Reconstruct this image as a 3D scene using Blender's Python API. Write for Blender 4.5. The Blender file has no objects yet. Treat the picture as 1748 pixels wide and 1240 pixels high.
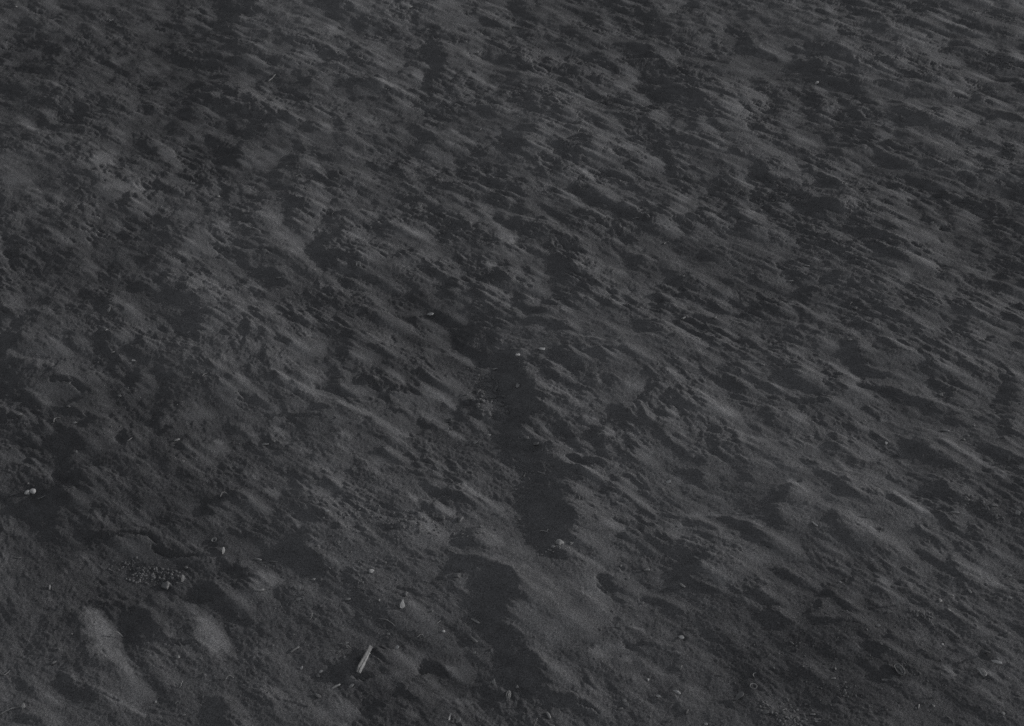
import bpy, math, random
import numpy as np

# ------------------------------------------------------------------ scene, camera
scene = bpy.context.scene
C = scene.collection
random.seed(7)
R = math.radians

CAM_H, PITCH, HFOV = 1.6, R(38.5), R(46.0)
FPX = 874.0 / math.tan(HFOV / 2)          # focal length in photograph pixels
CP, SP = math.cos(PITCH), math.sin(PITCH)

def at(u, v):
    """point of the level beach under a photograph pixel"""
    a = (np.asarray(u, float) - 874.0) / FPX
    b = -(np.asarray(v, float) - 620.0) / FPX
    t = CAM_H / (SP - b * CP)
    return a * t, (CP + b * SP) * t

def to_px(x, y):
    d = y * CP + CAM_H * SP
    return 874.0 + FPX * x / d, 620.0 - FPX * (y * SP - CAM_H * CP) / d

cam = bpy.data.cameras.new('camera')
cam.sensor_width = 36.0
cam.angle = HFOV
cam.clip_start, cam.clip_end = 0.05, 500.0
cam_ob = bpy.data.objects.new('camera', cam)
cam_ob.location = (0, 0, CAM_H)
cam_ob.rotation_euler = (math.pi / 2 - PITCH, 0, 0)
cam.dof.use_dof = True
cam.dof.focus_distance = 2.3
cam.dof.aperture_fstop = 15.0
C.objects.link(cam_ob)
scene.camera = cam_ob

# ------------------------------------------------------------------ daylight
SUN_AZ, SUN_EL = R(16.0), R(11.0)         # measured from +X (photo right) towards +Y (away)
sun = bpy.data.lights.new('sun', 'SUN')
sun.energy, sun.angle, sun.color = 1.7, R(0.5), (1.0, 0.985, 0.965)
sun_ob = bpy.data.objects.new('sun', sun)
C.objects.link(sun_ob)
from mathutils import Vector
sd = Vector((math.cos(SUN_EL) * math.cos(SUN_AZ), math.cos(SUN_EL) * math.sin(SUN_AZ), math.sin(SUN_EL)))
sun_ob.rotation_euler = sd.to_track_quat('Z', 'Y').to_euler()
world = bpy.data.worlds.new('World')
scene.world = world
world.use_nodes = True
wn = world.node_tree
bg = wn.nodes['Background']
sky = wn.nodes.new('ShaderNodeTexSky')
sky.sky_type = 'NISHITA'
sky.sun_disc = False
sky.sun_elevation, sky.sun_rotation = SUN_EL, math.pi / 2 - SUN_AZ
hs = wn.nodes.new('ShaderNodeHueSaturation')
hs.inputs['Saturation'].default_value = 0.14     # the photograph is almost without colour
wn.links.new(sky.outputs[0], hs.inputs['Color'])
wn.links.new(hs.outputs[0], bg.inputs['Color'])
bg.inputs['Strength'].default_value = 0.105
scene.view_settings.view_transform = 'Standard'
scene.view_settings.look = 'None'
scene.view_settings.exposure = 0.0
scene.view_settings.gamma = 1.0
scene.render.engine = 'CYCLES'
scene.cycles.use_denoising = False
scene.cycles.max_bounces = 4
scene.cycles.sample_clamp_direct = 1.0
scene.cycles.sample_clamp_indirect = 0.5

# ------------------------------------------------------------------ relief of the sand, on a grid along the wind
WIND = R(-38.0)                            # wind blows towards the right and the viewer
WC, WS = math.cos(WIND), math.sin(WIND)
NG, L = 2880, 4.6
DS = L / NG
S0, N0 = -4.3, 0.1                      # corner of the tile
rng = np.random.default_rng(11)
KS = np.fft.fftfreq(NG, DS)[:, None].astype(np.float32)
KN = np.fft.rfftfreq(NG, DS)[None, :].astype(np.float32)

def noise(ls, ln, p=2.4, lo=None):
    """Gaussian random relief, features ls long with the wind and ln across, rougher for small p"""
    w = np.fft.rfft2(rng.standard_normal((NG, NG), dtype=np.float32))
    K2 = (KS * ls) ** 2 + (KN * ln) ** 2
    a = (1 + K2) ** (-p / 2)
    if lo: a = a * np.exp(-((KS * ls) ** 2 + (KN * ln) ** 2) / lo ** 2)
    a[0, 0] = 0
    f = np.fft.irfft2(w * a, s=(NG, NG)).astype(np.float32)
    return f / f.std()

def blur(f, ss, sn):
    a = np.exp(-2 * (np.pi ** 2) * ((KS * ss) ** 2 + (KN * sn) ** 2))
    return np.fft.irfft2(np.fft.rfft2(f) * a, s=(NG, NG)).astype(np.float32)

def sstep(a, b, x):
    t = np.clip((x - a) / (b - a), 0, 1)
    return t * t * (3 - 2 * t)

s_ = (S0 + DS * np.arange(NG, dtype=np.float32))[:, None]
n_ = (N0 + DS * np.arange(NG, dtype=np.float32))[None, :]
GX = s_ * WC - n_ * WS                     # s axis = wind, n axis = 90 degrees left of it
GY = s_ * WS + n_ * WC
den = np.maximum(GY * CP + CAM_H * SP, 0.2)
GU = 874.0 + FPX * GX / den
GV = 620.0 - FPX * (GY * SP - CAM_H * CP) / den

# ragged outlines: every stroke below is drawn through this warp
wz = np.clip(2.1 / den, 0.5, 2.0)
_a = noise(.07, .009, 2.1) * 7 + noise(.018, .005, 2.1) * 2.5   # mostly along the streaks
WU = (_a * .94 + noise(.06, .03, 2.3) * 3.0) * wz
WV = (_a * .34 + noise(.06, .03, 2.3) * 2.0) * wz
# dark = faces turned from the low sun, light = faces turned to it; x,y,r[,weight] in enlarged tiles of the photograph
TILES = {
(0,930): ("640,380,12;780,400,18;920,412,16;980,440,16;1030,530,40;1060,610,55;1160,650,25;1340,670,6/890,520,90,.8/1440,290,60;1390,370,25/1500,1100,70;1490,1190,80/400,910,45;520,1000,35;620,1040,30/530,950,8;790,1060,10/130,930,20;200,1000,35;260,1060,20/150,1180,25;250,1200,15/1050,20,20;1130,40,25;1260,65,12;1380,60,6/940,140,20;890,190,15/250,150,20/290,400,12;360,430,15/480,500,60,.5/1225,950,15",
 "640,470,60,1.1;660,580,70,1.15;740,680,60,1.15;860,830,55,1.1;920,890,25/1400,520,50,1.1;1410,600,80,1.2;1460,690,60,1.1/1200,330,12,.6;1300,430,30,.6/780,1040,15;880,1100,20;980,1160,15/340,1030,15;420,1090,12/560,60,40,.5/1740,270,40"),
(437,930): ("540,840,60;620,790,50;700,730,20/690,885,25;800,880,20/1300,180,35;1420,130,45;1540,140,30;1700,230,40;1690,300,35;1640,450,70;1620,560,90;1680,700,60;1748,830,80/1250,230,20/950,400,30/300,20,45;370,140,40;430,190,20/1180,800,45;1300,850,20/1180,830,20;1090,880,15/1000,1010,40;1100,1040,20/780,1100,60,.8;850,1060,40,.8/180,1060,8;350,1110,10/1490,950,15",
 "1330,830,20,1.5;1400,890,25,1.5/1060,1140,30,.6/1250,1000,30,.5;1450,1050,25,.5/80,230,60/100,1000,50,.5;300,1090,30,.5;450,1160,40,.5;600,1210,25,.5/1030,340,15/1070,420,25/560,1060,40,.5/900,900,80,.3"),
(874,930): ("170,30,30;270,70,40;420,115,25/620,230,40;660,310,55;710,380,25/870,360,20;1000,390,22;1090,440,30;1170,465,12/0,290,60;20,370,30/40,650,80;90,760,80;100,860,90;160,960,80;280,1040,50;380,1060,40;540,1100,15;620,1140,12/1340,60,25;1290,130,20;1200,200,35;1150,260,20/1110,300,20/1260,290,12;1380,330,15/1500,310,12;1540,345,10;1700,355,8/780,680,25;840,710,10;890,670,20/710,520,25;720,580,15/1480,1070,25/1100,1090,20/940,690,15,.6;1100,720,30,.6;1120,820,20,.6/1700,700,80,.4/1600,1000,100,.4/880,250,12;940,290,10",
 "540,120,25;620,170,15/240,340,10;300,430,10/600,380,50,.7;540,340,40,.7/630,700,30;560,740,30/780,770,30/820,550,18;880,580,15/1400,290,40,.5/1600,100,60,.4/1700,340,20/570,1000,50,.4/480,1050,15/1080,720,10;1150,740,12/1250,1000,60,.4/1150,1050,20"),
(1311,930): ("40,180,15;110,215,25;190,270,15/390,340,25;460,390,18;540,430,20;600,480,12/350,390,15;340,440,12;240,490,10;330,535,18;450,545,14;580,545,8/0,490,40;70,550,40;140,560,20/580,190,8;575,250,10;540,290,8/1040,60,25;1110,100,25;1200,150,20/1240,90,20;1260,180,25;1320,240,15;1370,270,8/630,680,30;720,730,40;800,750,20/470,660,30/830,620,18;790,660,18/1220,790,20;1290,830,15/1390,880,35;1470,900,12/1260,640,10;1290,720,18/1470,750,25/1590,890,20/740,1130,40/220,850,40,.6;320,930,30,.6/960,830,30,.6/800,860,25/1700,1100,60,.6/1680,990,30,.6/890,270,15/1290,370,15;1310,430,8/300,650,120,.35/100,720,100,.4",
 "1430,180,60,.8;1500,250,40,.8/820,270,40/990,270,30,.5/600,350,40,.5;560,400,20,.5/80,490,15;110,520,10/1190,680,30/1050,620,60,.4/1220,850,30;1280,910,25/760,410,30,.5/1510,880,25/1600,790,20/80,1060,20,.6"),
(0,620): ("590,1150,30;700,1170,20;850,1150,12;1000,1165,14;1080,1200,25/250,1000,120,.7/380,900,70/330,1100,80,.6/520,780,50;460,790,25/620,390,40;590,430,25/500,330,40;420,320,15/480,250,20;560,240,15/470,500,60,.7/80,350,20;110,360,10/360,110,20;470,120,20;560,170,30/880,180,30;940,70,25/780,160,40,.5/1050,70,12/1180,100,20/860,480,30;830,540,30/1210,290,15;1220,320,12/1580,450,35;1660,480,20/1250,620,15;1280,650,15/1500,930,25;1590,900,20;1640,930,15/1410,1010,30/1200,1000,40,.5/1160,440,20;1100,480,12/1500,690,12/1650,740,20/1700,280,60,.7/60,150,60,.5/150,80,100,.5/400,440,30",
 "470,60,70,.7;430,90,20,.7/600,100,30,.4/200,160,50,.4/300,220,80,.3/220,640,15;310,720,40,.8;410,820,25,.6/1480,530,22,1.6/1450,600,60,.5/1640,120,40,.8/1000,460,50,.4/1500,1060,70,.6/1060,1130,30,.5/1480,890,40,.5/1700,780,40,.5/1040,20,30,.5"),
(437,620): ("440,160,30;560,160,30/520,90,50,.7/810,150,30;880,160,30;960,165,25;1100,190,15/1090,130,12/1060,50,15;1110,70,12/390,295,12;470,310,18/80,355,12;200,360,10;440,365,8/740,390,25;790,395,15/1110,390,20;1200,420,12/930,315,15;1000,325,10/160,630,25;200,600,15;240,560,15/1140,810,30;1200,870,30;1300,890,25;1370,890,15/370,942,8;440,945,8;530,935,5/960,880,15/940,930,10;920,980,10/1250,1060,12;1350,1080,12/830,1100,12;890,1140,12;990,1140,12/1480,1160,40;1420,1210,40/1720,110,70;1740,200,90/1500,260,35;1490,310,20/1640,330,30/1740,560,40/240,820,20;290,890,15/330,1190,50,.8/550,1140,20/1430,480,12/1700,480,40,.6/700,480,10;680,500,12/770,460,20,.6/1200,580,12/1150,530,10/250,380,30/500,410,20,.6",
 "130,60,20;250,160,25;350,200,30;450,210,30/560,260,20;650,310,25;780,350,25;860,400,25;930,450,20;1000,490,20/900,50,25;1010,120,25/1150,150,20;1260,220,30;1330,270,25/1200,360,30;1290,430,20;1400,490,20/450,700,70,.6/120,890,35,.8/500,900,40,.6/1420,830,18,1.3;1500,890,22,1.3;1580,940,25,1.2/1070,930,25/1130,1050,20;1200,1150,30;1280,1190,20/1620,1190,15/620,490,30"),
(874,620): ("60,190,90;80,280,90;40,340,60/100,590,60;250,590,40;230,700,60;350,760,60;430,780,40/250,900,110;270,1010,120;350,1060,80;280,1160,60;380,1190,40/640,130,30;680,150,35;680,180,15/980,160,15;930,200,18;870,245,15/1050,240,30;1090,220,30/730,310,25;760,370,30;830,410,20/760,430,12/1430,130,40;1520,160,40;1560,190,25/1720,350,40/570,470,30;580,530,15;700,540,12/1110,750,8;1200,760,8;1280,770,15;1270,820,25/1020,1040,10;1130,1075,10/1170,1110,20;1290,1115,12;1370,1150,15/1340,1070,10;1470,1080,15;1560,1120,20;1630,1180,35;1700,1220,40/740,1190,25/700,1080,10;800,1110,10/400,650,20;580,690,20/800,730,8/1380,470,30,.6;1350,560,20,.6/1650,470,40,.6/600,600,60,.5/1600,810,25",
 "1060,70,25,1.2;1130,150,15/820,170,60,.5;860,230,15,.5/250,170,30,.6;500,240,40,.5/1220,190,20;1330,270,40,.6;1450,350,40,.6/600,130,20/620,500,25;720,510,15/250,450,20/1100,420,60,.4/900,660,60,.4/380,580,15,.7;450,620,10,.7/1130,800,50,.6/1120,1160,50,.7/600,1110,25,.6;730,1130,20,.6/390,1000,15,.8/1220,1060,20,.7;1420,1050,20,.7/1660,1120,20/540,380,20"),
(1311,620): ("450,110,40;470,170,35;400,170,30/620,155,10;760,180,18;880,205,18;1000,245,14;1130,285,10/1100,330,60,.5;1250,360,60,.5/1640,130,50;1640,220,50;1560,260,25/130,250,18;230,265,15;360,265,15/150,130,30;160,60,30/600,40,30;700,60,25;790,85,25/980,580,55;1010,540,30;1080,620,25/1180,700,60,.7/1510,600,30;1600,630,35;1560,670,30;1690,690,40/220,690,20;290,730,25;340,780,40;450,830,40;490,880,40;560,920,20/400,580,20;480,620,20;560,660,12/580,690,15;640,720,15;750,710,15/90,900,25;150,890,20;70,970,20/1190,850,25;1220,900,20;1270,940,25/640,905,5;760,930,10;820,950,15;900,985,12/430,1050,20;460,1120,20;520,1200,25/80,1140,30;20,1010,20/1410,990,20;1480,1040,25/760,1155,18/1600,510,30,.6;1650,300,40,.7/10,420,25/1080,970,10;1150,1010,10;1250,1020,10/210,835,15/530,440,20/730,520,12;780,550,15",
 "420,10,12;500,60,15;590,100,20/960,120,40,.4;1080,180,40,.4;1200,290,15,.8/60,160,30/190,370,45,.8/1200,540,20;1300,610,20;1400,660,20;1500,720,20;1590,780,20/540,750,25,.8;480,690,30,.5/860,910,20;950,980,20;1060,1030,25,.6/560,1060,15;640,1130,15;740,1180,15/230,890,15;150,840,15/920,690,20,.5/780,385,15"),
(0,310): ("1080,30,40;1130,40,30/880,110,25;840,180,20/440,270,10;540,330,12;620,345,10;720,290,15;760,300,15/80,420,60,.7;80,560,40,.7/1110,680,30;1140,640,15/1600,230,25;1680,270,25/1620,510,30;1680,560,20/1340,600,10;1410,610,8/1170,420,20;1120,440,20/960,750,40/880,670,60,.7/810,880,20;820,930,20/680,1060,35;700,1120,40;740,1160,40,.7/1550,860,50,.8/1330,1010,30;1380,960,25/1330,1060,20/310,820,30/200,900,40,.6;60,1080,60,.6/1060,260,15;1110,230,12/750,460,60,.5/900,1180,30/300,660,40,.6",
 "920,40,40;700,70,25,.6/1300,460,70,.7;1260,510,20,.7/1520,310,40/1400,700,60,.6/480,960,60,.5;350,1060,60,.4/100,830,60,.4/1720,720,25/880,860,20/1230,220,60,.4/280,720,50,.4/1740,810,20"),
(437,310): ("310,160,40,.8/600,210,30/520,260,60;560,320,50;480,390,60/880,320,40;880,380,25/800,290,30/370,470,35;500,500,30;600,520,30/50,610,20;150,640,30;180,700,30/320,610,40;370,650,30/590,680,35/430,850,50,.7/580,800,25/920,900,10;1000,910,18;1060,930,20;1120,1000,40,.9/1250,890,30/240,870,10;245,900,10/600,1060,40;600,1120,40;590,1180,30/160,1100,20;240,1120,12/480,1020,20/700,850,100,.5/1090,720,30;1100,800,50,.6/1480,160,6;1540,270,8;1600,350,10;1650,420,12/1360,240,40,.7/1640,230,40/1490,310,20/1700,570,30;1640,640,40;1450,620,25/1700,745,12/930,1040,10;940,1080,10/1350,700,30,.6/1710,1190,50/530,130,20/820,130,20/1350,400,40,.6/20,760,20",
 "440,90,25;470,120,15/620,120,25,.6/90,240,70,.5;180,350,40,.4/1000,330,50,.5;1080,350,40,.6/1540,180,30,.6;1680,320,30,.8;1700,390,30/640,380,30;800,420,20,.6/620,490,15/240,490,30,.4/1000,570,40,.4;1080,640,30,.4/1390,830,30,.7/200,1060,40,.6;290,1140,25,.8/350,1060,25/900,970,70,.4;870,1080,30,.5/700,1190,50,.4/1550,1080,50,.4/1600,560,25/20,720,25/470,780,10"),
(874,310): ("30,60,15;80,90,12/60,170,50,.7/20,250,20;120,290,15;220,310,20/340,400,50,.7;450,420,30/430,20,25/480,200,20;560,215,12/700,265,15;770,280,12/940,310,30/1040,130,50,.8/1130,260,30;1250,250,30;1340,270,25/1550,295,25;1600,300,12/780,520,40,.9;880,540,30/830,640,25/290,575,15;380,590,10/680,740,20;700,760,15/440,740,40,.6/20,790,15;50,840,20;110,875,15;200,890,12;260,890,6/130,950,15;230,965,15;350,985,18/1090,760,10;1220,770,15;1320,800,20;1400,840,12/1010,850,20;1010,890,15/900,960,40;900,1010,40;980,1000,30/1080,1070,20/740,1130,20;770,1180,20/1700,840,35/1600,1090,20;1660,1130,15/1200,680,60,.6/1500,650,30/1650,640,20/1500,790,20/1380,950,20;1250,910,15/650,830,15/520,560,30/1290,490,30,.6;1450,510,30,.6/1220,1180,15;1320,1230,15/700,1060,30,.6/370,1190,25/20,500,20,.6/1500,190,12",
 "340,80,30,.8;430,140,35,.8/560,20,30,.5;640,90,40,.4/660,210,25,.8/1030,280,30;1100,330,30/1620,230,30/1600,20,30,.6/710,590,40,.6/420,580,15/200,640,40,.4;160,790,50,.4/750,740,30,.5/1150,840,40,.5/1260,1080,60,.5/170,1030,40,.4/380,880,30/1430,360,60,.3/730,820,25"),
(1311,310): ("300,160,40;400,150,40/690,130,15;720,170,18;780,190,15/1000,130,30;1070,190,25;1110,250,25/1230,190,50;1290,180,25/1260,265,25/440,290,12;540,315,15;650,325,18;750,350,18;830,370,12/790,290,25;840,340,25/740,430,40/1190,370,20/1210,570,30;1200,610,30/1290,560,30,.6/1370,640,30;1440,680,30;1560,690,30;1640,700,12/1320,720,25;1440,760,25;1540,810,12/1440,410,30/1550,300,40,.7/1660,400,25;1700,420,15/1700,180,50/1540,150,40/190,600,30;200,640,30/280,720,35;240,750,25/470,640,25;350,660,20/400,550,20;380,570,12/20,820,40;40,870,30/150,1000,30;200,1030,20/290,1125,15;340,1135,10/590,1090,25;570,1150,40;600,1210,50/760,1100,30;840,1140,30,.7/870,920,30;950,960,25;1020,1010,15/1200,930,18/1300,1000,50;1350,960,30/1330,850,20/1630,930,25/1420,1160,20/1700,1120,15/800,800,50,.6/680,990,20,.8/260,20,25/700,30,40,.8/1500,1070,20/600,250,60,.6/800,520,80,.4/1200,1200,20/50,250,30,.7/1690,560,12",
 "900,60,40,.7;1000,90,20/560,150,40,.5/1350,190,25;1420,215,20/880,440,15;960,475,15;1060,530,20;1130,560,15/1080,330,40,.5/1150,480,40,.4/900,620,50,.6/260,580,10/330,520,15/410,590,15/480,350,30,.6/250,840,25;330,900,25,.8;450,920,25,.5/1400,580,40,.5;1550,640,20,.5/1180,810,30,.5/1400,870,30,.5/150,820,12/430,1100,50,.5/1400,740,8;1600,820,8/830,1090,15;960,1160,20/80,420,50,.4/190,1160,50,.4/1550,1010,50,.3"),
(0,0): ("250,760,15;310,830,25;380,880,25;500,890,25;600,900,15/1010,760,25;1020,720,15/980,990,15;1010,960,12/840,1110,35;880,1090,25/200,150,30/560,200,50,.6/750,70,30/860,130,40,.7/360,330,35,.8/730,330,20/680,650,12/790,690,15/870,655,8/1280,780,35/1500,400,20/1700,690,30/1350,600,50,.7/1200,360,40,.8/900,450,50,.6/1100,160,10;1250,180,10/1560,190,40,.7/450,720,40,.8/1200,870,50,.6/1450,950,50,.5/200,950,50,.6/350,1100,30,.7/700,920,40,.7/600,1060,8/100,240,10;200,240,10/1700,30,30,.5",
 "1400,165,18;1440,190,10/1290,80,12,.6/180,840,50,.8;240,890,25/700,1090,40,.9;640,1120,20/560,1060,12/340,750,30,.6/900,730,40,.5/1650,1100,15;1700,1130,15/1700,1050,40,.5/60,1130,50,.4/50,1165,12/650,195,20,.6/330,170,40,.4/1680,530,40,.4/1290,680,10/810,855,6/980,1070,40,.4/1080,700,40,.3"),
(437,0): ("350,870,40/560,890,40;590,950,40;700,1000,25/200,1130,40;250,1090,40/130,1190,30/350,560,25/500,380,25/1220,330,60;1240,390,50;1230,500,40;1160,590,25/1070,130,40,.8/1030,430,20;1080,430,20/900,520,10;980,525,8/930,880,10;930,900,8/1100,890,25;1180,950,35;1100,1010,30/660,1190,12;720,1200,8/1580,360,30/1460,580,30,.8/1670,620,25/1600,780,40,.7/1300,710,20/290,160,25/560,130,30,.6/950,300,30,.6/1080,220,30,.6/1720,920,40/1550,1050,12/170,590,10/70,540,8/1680,1190,30/280,990,30/60,270,30/180,120,15/700,180,40,.6/250,510,15/40,730,20",
 "340,380,30,.7;420,400,25,.8/250,470,20,.5/860,570,35,1.1;900,590,20/850,440,20,.7/1100,510,40,.7;1160,530,25,.7/1340,890,15;1400,940,20;1480,980,20/1330,950,50,.4/1000,710,50,.5/1190,800,25,.6/980,880,35,.5/1450,500,20;1560,560,15;1640,580,15/1350,490,12/470,540,50,.4/520,190,20/440,220,30,.4/1040,45,10/200,690,40,.4/220,880,40,.4/360,1090,30,.6;420,1140,20/1180,1110,60,.3/1580,15,15,.8;1720,45,12/1610,1180,20,.6/30,1120,30,.6/850,310,60,.3/460,860,25"),
(874,0): ("790,400,20;860,430,30;980,440,40;1080,460,30/230,390,25/20,510,30/880,580,30;960,590,15/730,1040,30;780,1065,20/1140,950,25;1230,980,25;1300,1000,15/130,740,25;190,770,25/30,930,50,.8;130,890,20/480,800,40;600,840,30/690,730,30/900,760,30/1600,250,40;1600,310,35/1690,260,20/1690,570,50,.9/1360,790,25;1420,820,20/540,110,40;600,180,25/1000,170,25;1060,185,15/980,80,20/1200,60,50,.8/130,1160,20;200,1180,20/600,1200,10/230,240,12/100,260,12/1090,1100,30;1090,1170,30/1260,690,50,.6/1000,730,8/1540,640,25/1210,630,15/600,380,30,.8/800,880,40,.7/980,930,25,.8/560,630,20,.6/150,590,60,.6/280,120,30,.7/50,40,50,.7/1660,860,40/1740,760,25/1240,20,25/1290,140,30/1600,1050,30,.6/1010,1030,20/1450,400,50,.6/1030,890,6;1120,830,6",
 "790,490,20,.8;840,530,20,.8/740,580,40,.8/160,510,30,.6/110,380,40,.4/330,380,30,.6/850,1010,40,.7;1000,1110,15/1310,870,40,.8;1380,910,15/1500,730,60,.5/360,620,50,.4/870,670,60,.4/200,880,30,.6/600,950,12,.7/560,1060,60,.4/650,130,40,.5/1050,80,25,.6/470,1160,20;520,1200,30,.7/1560,1180,25,.7/1380,1010,40,.4/1700,1000,30,.5/1690,340,40,.4/1380,130,50,.4/1060,380,40,.4/700,820,12,.6/1160,1110,40,.4/900,1150,50,.4"),
(1311,0): ("970,40,20;1060,65,25;1120,80,10/490,60,30/260,60,30,.8/690,110,30;720,140,40;760,200,40/490,220,30;590,230,25/590,470,35;660,500,25/780,330,15;840,350,25;900,365,20/960,640,30;1060,640,30;1180,650,20/990,610,30/1420,650,30;1420,690,20/760,1080,35;860,1110,30;960,1120,15/440,1030,35;480,1080,25/690,920,30;640,980,20/980,820,40;1080,840,30/1500,1130,30;1550,1130,15/1600,410,50;1520,380,30/1640,1010,40/60,640,50;40,760,50,.8/500,690,25;580,740,40;600,790,25/380,1130,40/1440,850,25;1580,790,25;1680,830,25/1500,760,15/1250,290,20;1350,310,20/1100,250,20/430,940,40,.8/550,900,25,.7/1130,900,40,.8;1200,900,30,.7/1600,50,40,.7/240,460,25;340,450,20/330,185,20;400,160,12/1210,495,25,.7/840,460,15/680,680,40,.7/300,790,25/460,320,12/1000,390,60,.6/860,280,30/250,1190,20/1380,200,15/1480,170,20,.6/800,1180,60,.5/1060,1110,12",
 "390,40,15;430,75,12/1080,100,10;1180,150,12;1290,190,20,.8;1360,200,12/1000,280,20,.6;1080,340,20,.6/1260,400,30,.6/1390,490,30,.8;1500,520,20/1200,580,30,.9;1300,630,15;1360,655,10/700,480,12,.8/900,350,8/330,590,20;400,610,12/1000,720,50,.4/1230,790,40,.5/700,640,15,.7/540,1000,12/590,1130,30,.6/210,930,50,.5;330,970,30,.5/110,410,20,.6/200,490,25,.4/420,740,30,.6/540,650,25,.5/1690,360,25,.7;1700,400,25/1370,980,30,.5;1440,1050,20,.6/1350,1140,30,.5/1700,980,20/150,1120,50,.4/800,810,50,.3/20,340,40,.4"),
}
def window(us, vs, m):
    """grid slices that hold a photograph rectangle"""
    xs, ys = at(np.array([us[0]-m, us[1]+m, us[0]-m, us[1]+m]), np.array([vs[0]-m, vs[0]-m, vs[1]+m, vs[1]+m]))
    ss, nn = xs * WC + ys * WS, -xs * WS + ys * WC
    i0, i1 = int((ss.min() - S0) / DS), int((ss.max() - S0) / DS) + 2
    j0, j1 = int((nn.min() - N0) / DS), int((nn.max() - N0) / DS) + 2
    return slice(max(0, i0), min(NG, i1)), slice(max(0, j0), min(NG, j1))

def strokes(field, text, ox, oy, soft):
    for st in text.split('/'):
        P = []
        for q in st.split(';'):
            v = [float(z) for z in q.split(',')]
            P.append((ox + v[0] / 4, oy + v[1] / 4, v[2] / 4, v[3] if len(v) > 3 else 1.0))
        if len(P) == 1: P.append((P[0][0] + .5, P[0][1], P[0][2], P[0][3]))
        rm = max(p[2] for p in P)
        W = window((min(p[0] for p in P), max(p[0] for p in P)), (min(max(p[1], 4) for p in P), max(p[1] for p in P)), rm * 2 + 25)
        wf = min(1.0, max(.3, rm / 9)) * (1.0 if oy < 600 else .75)
        u, v = GU[W] + wf * WU[W], GV[W] + wf * WV[W]
        if u.size == 0: continue
        best = np.zeros_like(u)
        for a, b in zip(P[:-1], P[1:]):
            dx, dy = b[0] - a[0], b[1] - a[1]
            t = np.clip(((u - a[0]) * dx + (v - a[1]) * dy) / (dx * dx + dy * dy), 0, 1)
            ex, ey = u - a[0] - t * dx, v - a[1] - t * dy
            r = np.maximum(a[2] + t * (b[2] - a[2]), 1.6)
            # blobs reach a little further along the wind streak than across it
            along, across = ex * .87 + ey * .49, -ex * .49 + ey * .87
            d = np.sqrt((along / 1.25) ** 2 + (across * 1.1) ** 2) / r
            best = np.maximum(best, (a[3] + t * (b[3] - a[3])) * sstep(1 + soft, 1 - soft, d))
        np.maximum(field[W], best, out=field[W])

DARK = np.zeros((NG, NG), np.float32)
LITE = np.zeros((NG, NG), np.float32)
for (ox, oy), (dk, lt) in TILES.items():
    strokes(DARK, dk, ox, oy, .28 if oy < 600 else .16)
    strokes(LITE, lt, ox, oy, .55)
# the long trough right of the middle, in one piece, and the lit heap of broken sand on its left bank
strokes(DARK, "3490,2440,45;3540,2640,80;3545,2800,85;3500,2960,45;3600,3100,90;3730,3330,140;3770,3560,130;3700,3700,60", 0, 0, .16)
strokes(LITE, "3370,2720,90,.8/3300,2860,60,.6", 0, 0, .5)
LITE *= (1 - np.minimum(DARK, 1))

# the slope that the light asks for, integrated along the sun's direction
TAN = math.tan(SUN_EL)
er = sstep(-.7, .8, noise(.30, .13, 2.3))
open_ = .25 + .75 * sstep(1.25, 2.15, GY - .15 * GX + .12 * noise(.5, .3, 3.0))
er = (.12 + .88 * er) * open_ * (.55 + .45 * sstep(150, 800, GU))
und = noise(.8, .5, 3.2)
n1, n2 = noise(.12, .035, 2.3), noise(.04, .012, 2.2)
LN = .8 * sstep(.9, 1.9, n1 + .4 * n2) * (.4 + .6 * open_)
L2 = np.maximum(LITE, LN * (1 - np.minimum(1, 1.2 * DARK)))
def shift(f, d, s):
    """f blurred by s and moved d towards the sun"""
    dx, dy = d * math.cos(SUN_AZ - WIND), d * math.sin(SUN_AZ - WIND)
    a = np.exp(-2 * np.pi ** 2 * s * s * (KS ** 2 + KN ** 2)) * np.exp(-2j * np.pi * (KS * dx + KN * dy))
    return np.fft.irfft2(np.fft.rfft2(f) * a, s=(NG, NG)).astype(np.float32)

# every hollow has a lit crest on the side of the sun and runs out more softly on the other
rim = np.clip(1.5 * shift(DARK, .016, .008) - 1.6 * DARK, 0, 1)
DARK = np.maximum(DARK, .35 * np.clip(1.3 * shift(DARK, -.014, .009) - .15, 0, 1))
L2 = np.maximum(L2, .65 * rim * (1 - np.minimum(DARK, 1)))
n3 = noise(.022, .007, 2.2)
DARK = DARK * (1 - .75 * sstep(.3, 1.2, .7 * n2 + .5 * n3) * (.15 + .85 * open_))
calm = 1 - .45 * np.clip(DARK, 0, 1)
# between the drawn hollows the far crust is broken into plates with streaky, torn windward edges
plates = noise(.17, .075, 2.4) + .55 * noise(.09, .010, 2.0) + .3 * n2
DN = sstep(.75, 1.15, plates) * open_ ** 2 * (1 - np.clip(1.6 * blur(np.maximum(LITE, .5 * DARK), .012, .008), 0, 1))
DARK = np.maximum(DARK, .75 * DN * sstep(1.9, 2.6, GY))
g = TAN * (1.4 * DARK - 2.1 * L2)
ca, sa = math.cos(SUN_AZ - WIND), math.sin(SUN_AZ - WIND)
KT = (KS * ca + KN * sa) * 2 * np.pi
KK = (KS ** 2 + KN ** 2) * 4 * np.pi ** 2
eps = (2 * np.pi / 0.6) ** 2 + 0.004 * KK
HF = np.fft.irfft2(np.fft.rfft2(g) * (-1j * KT) / (KT * KT + eps), s=(NG, NG)).astype(np.float32)
HF += .005 * und + .0022 * noise(.26, .15, 3.6) + .0010 * noise(.11, .06, 3.4)

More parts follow.
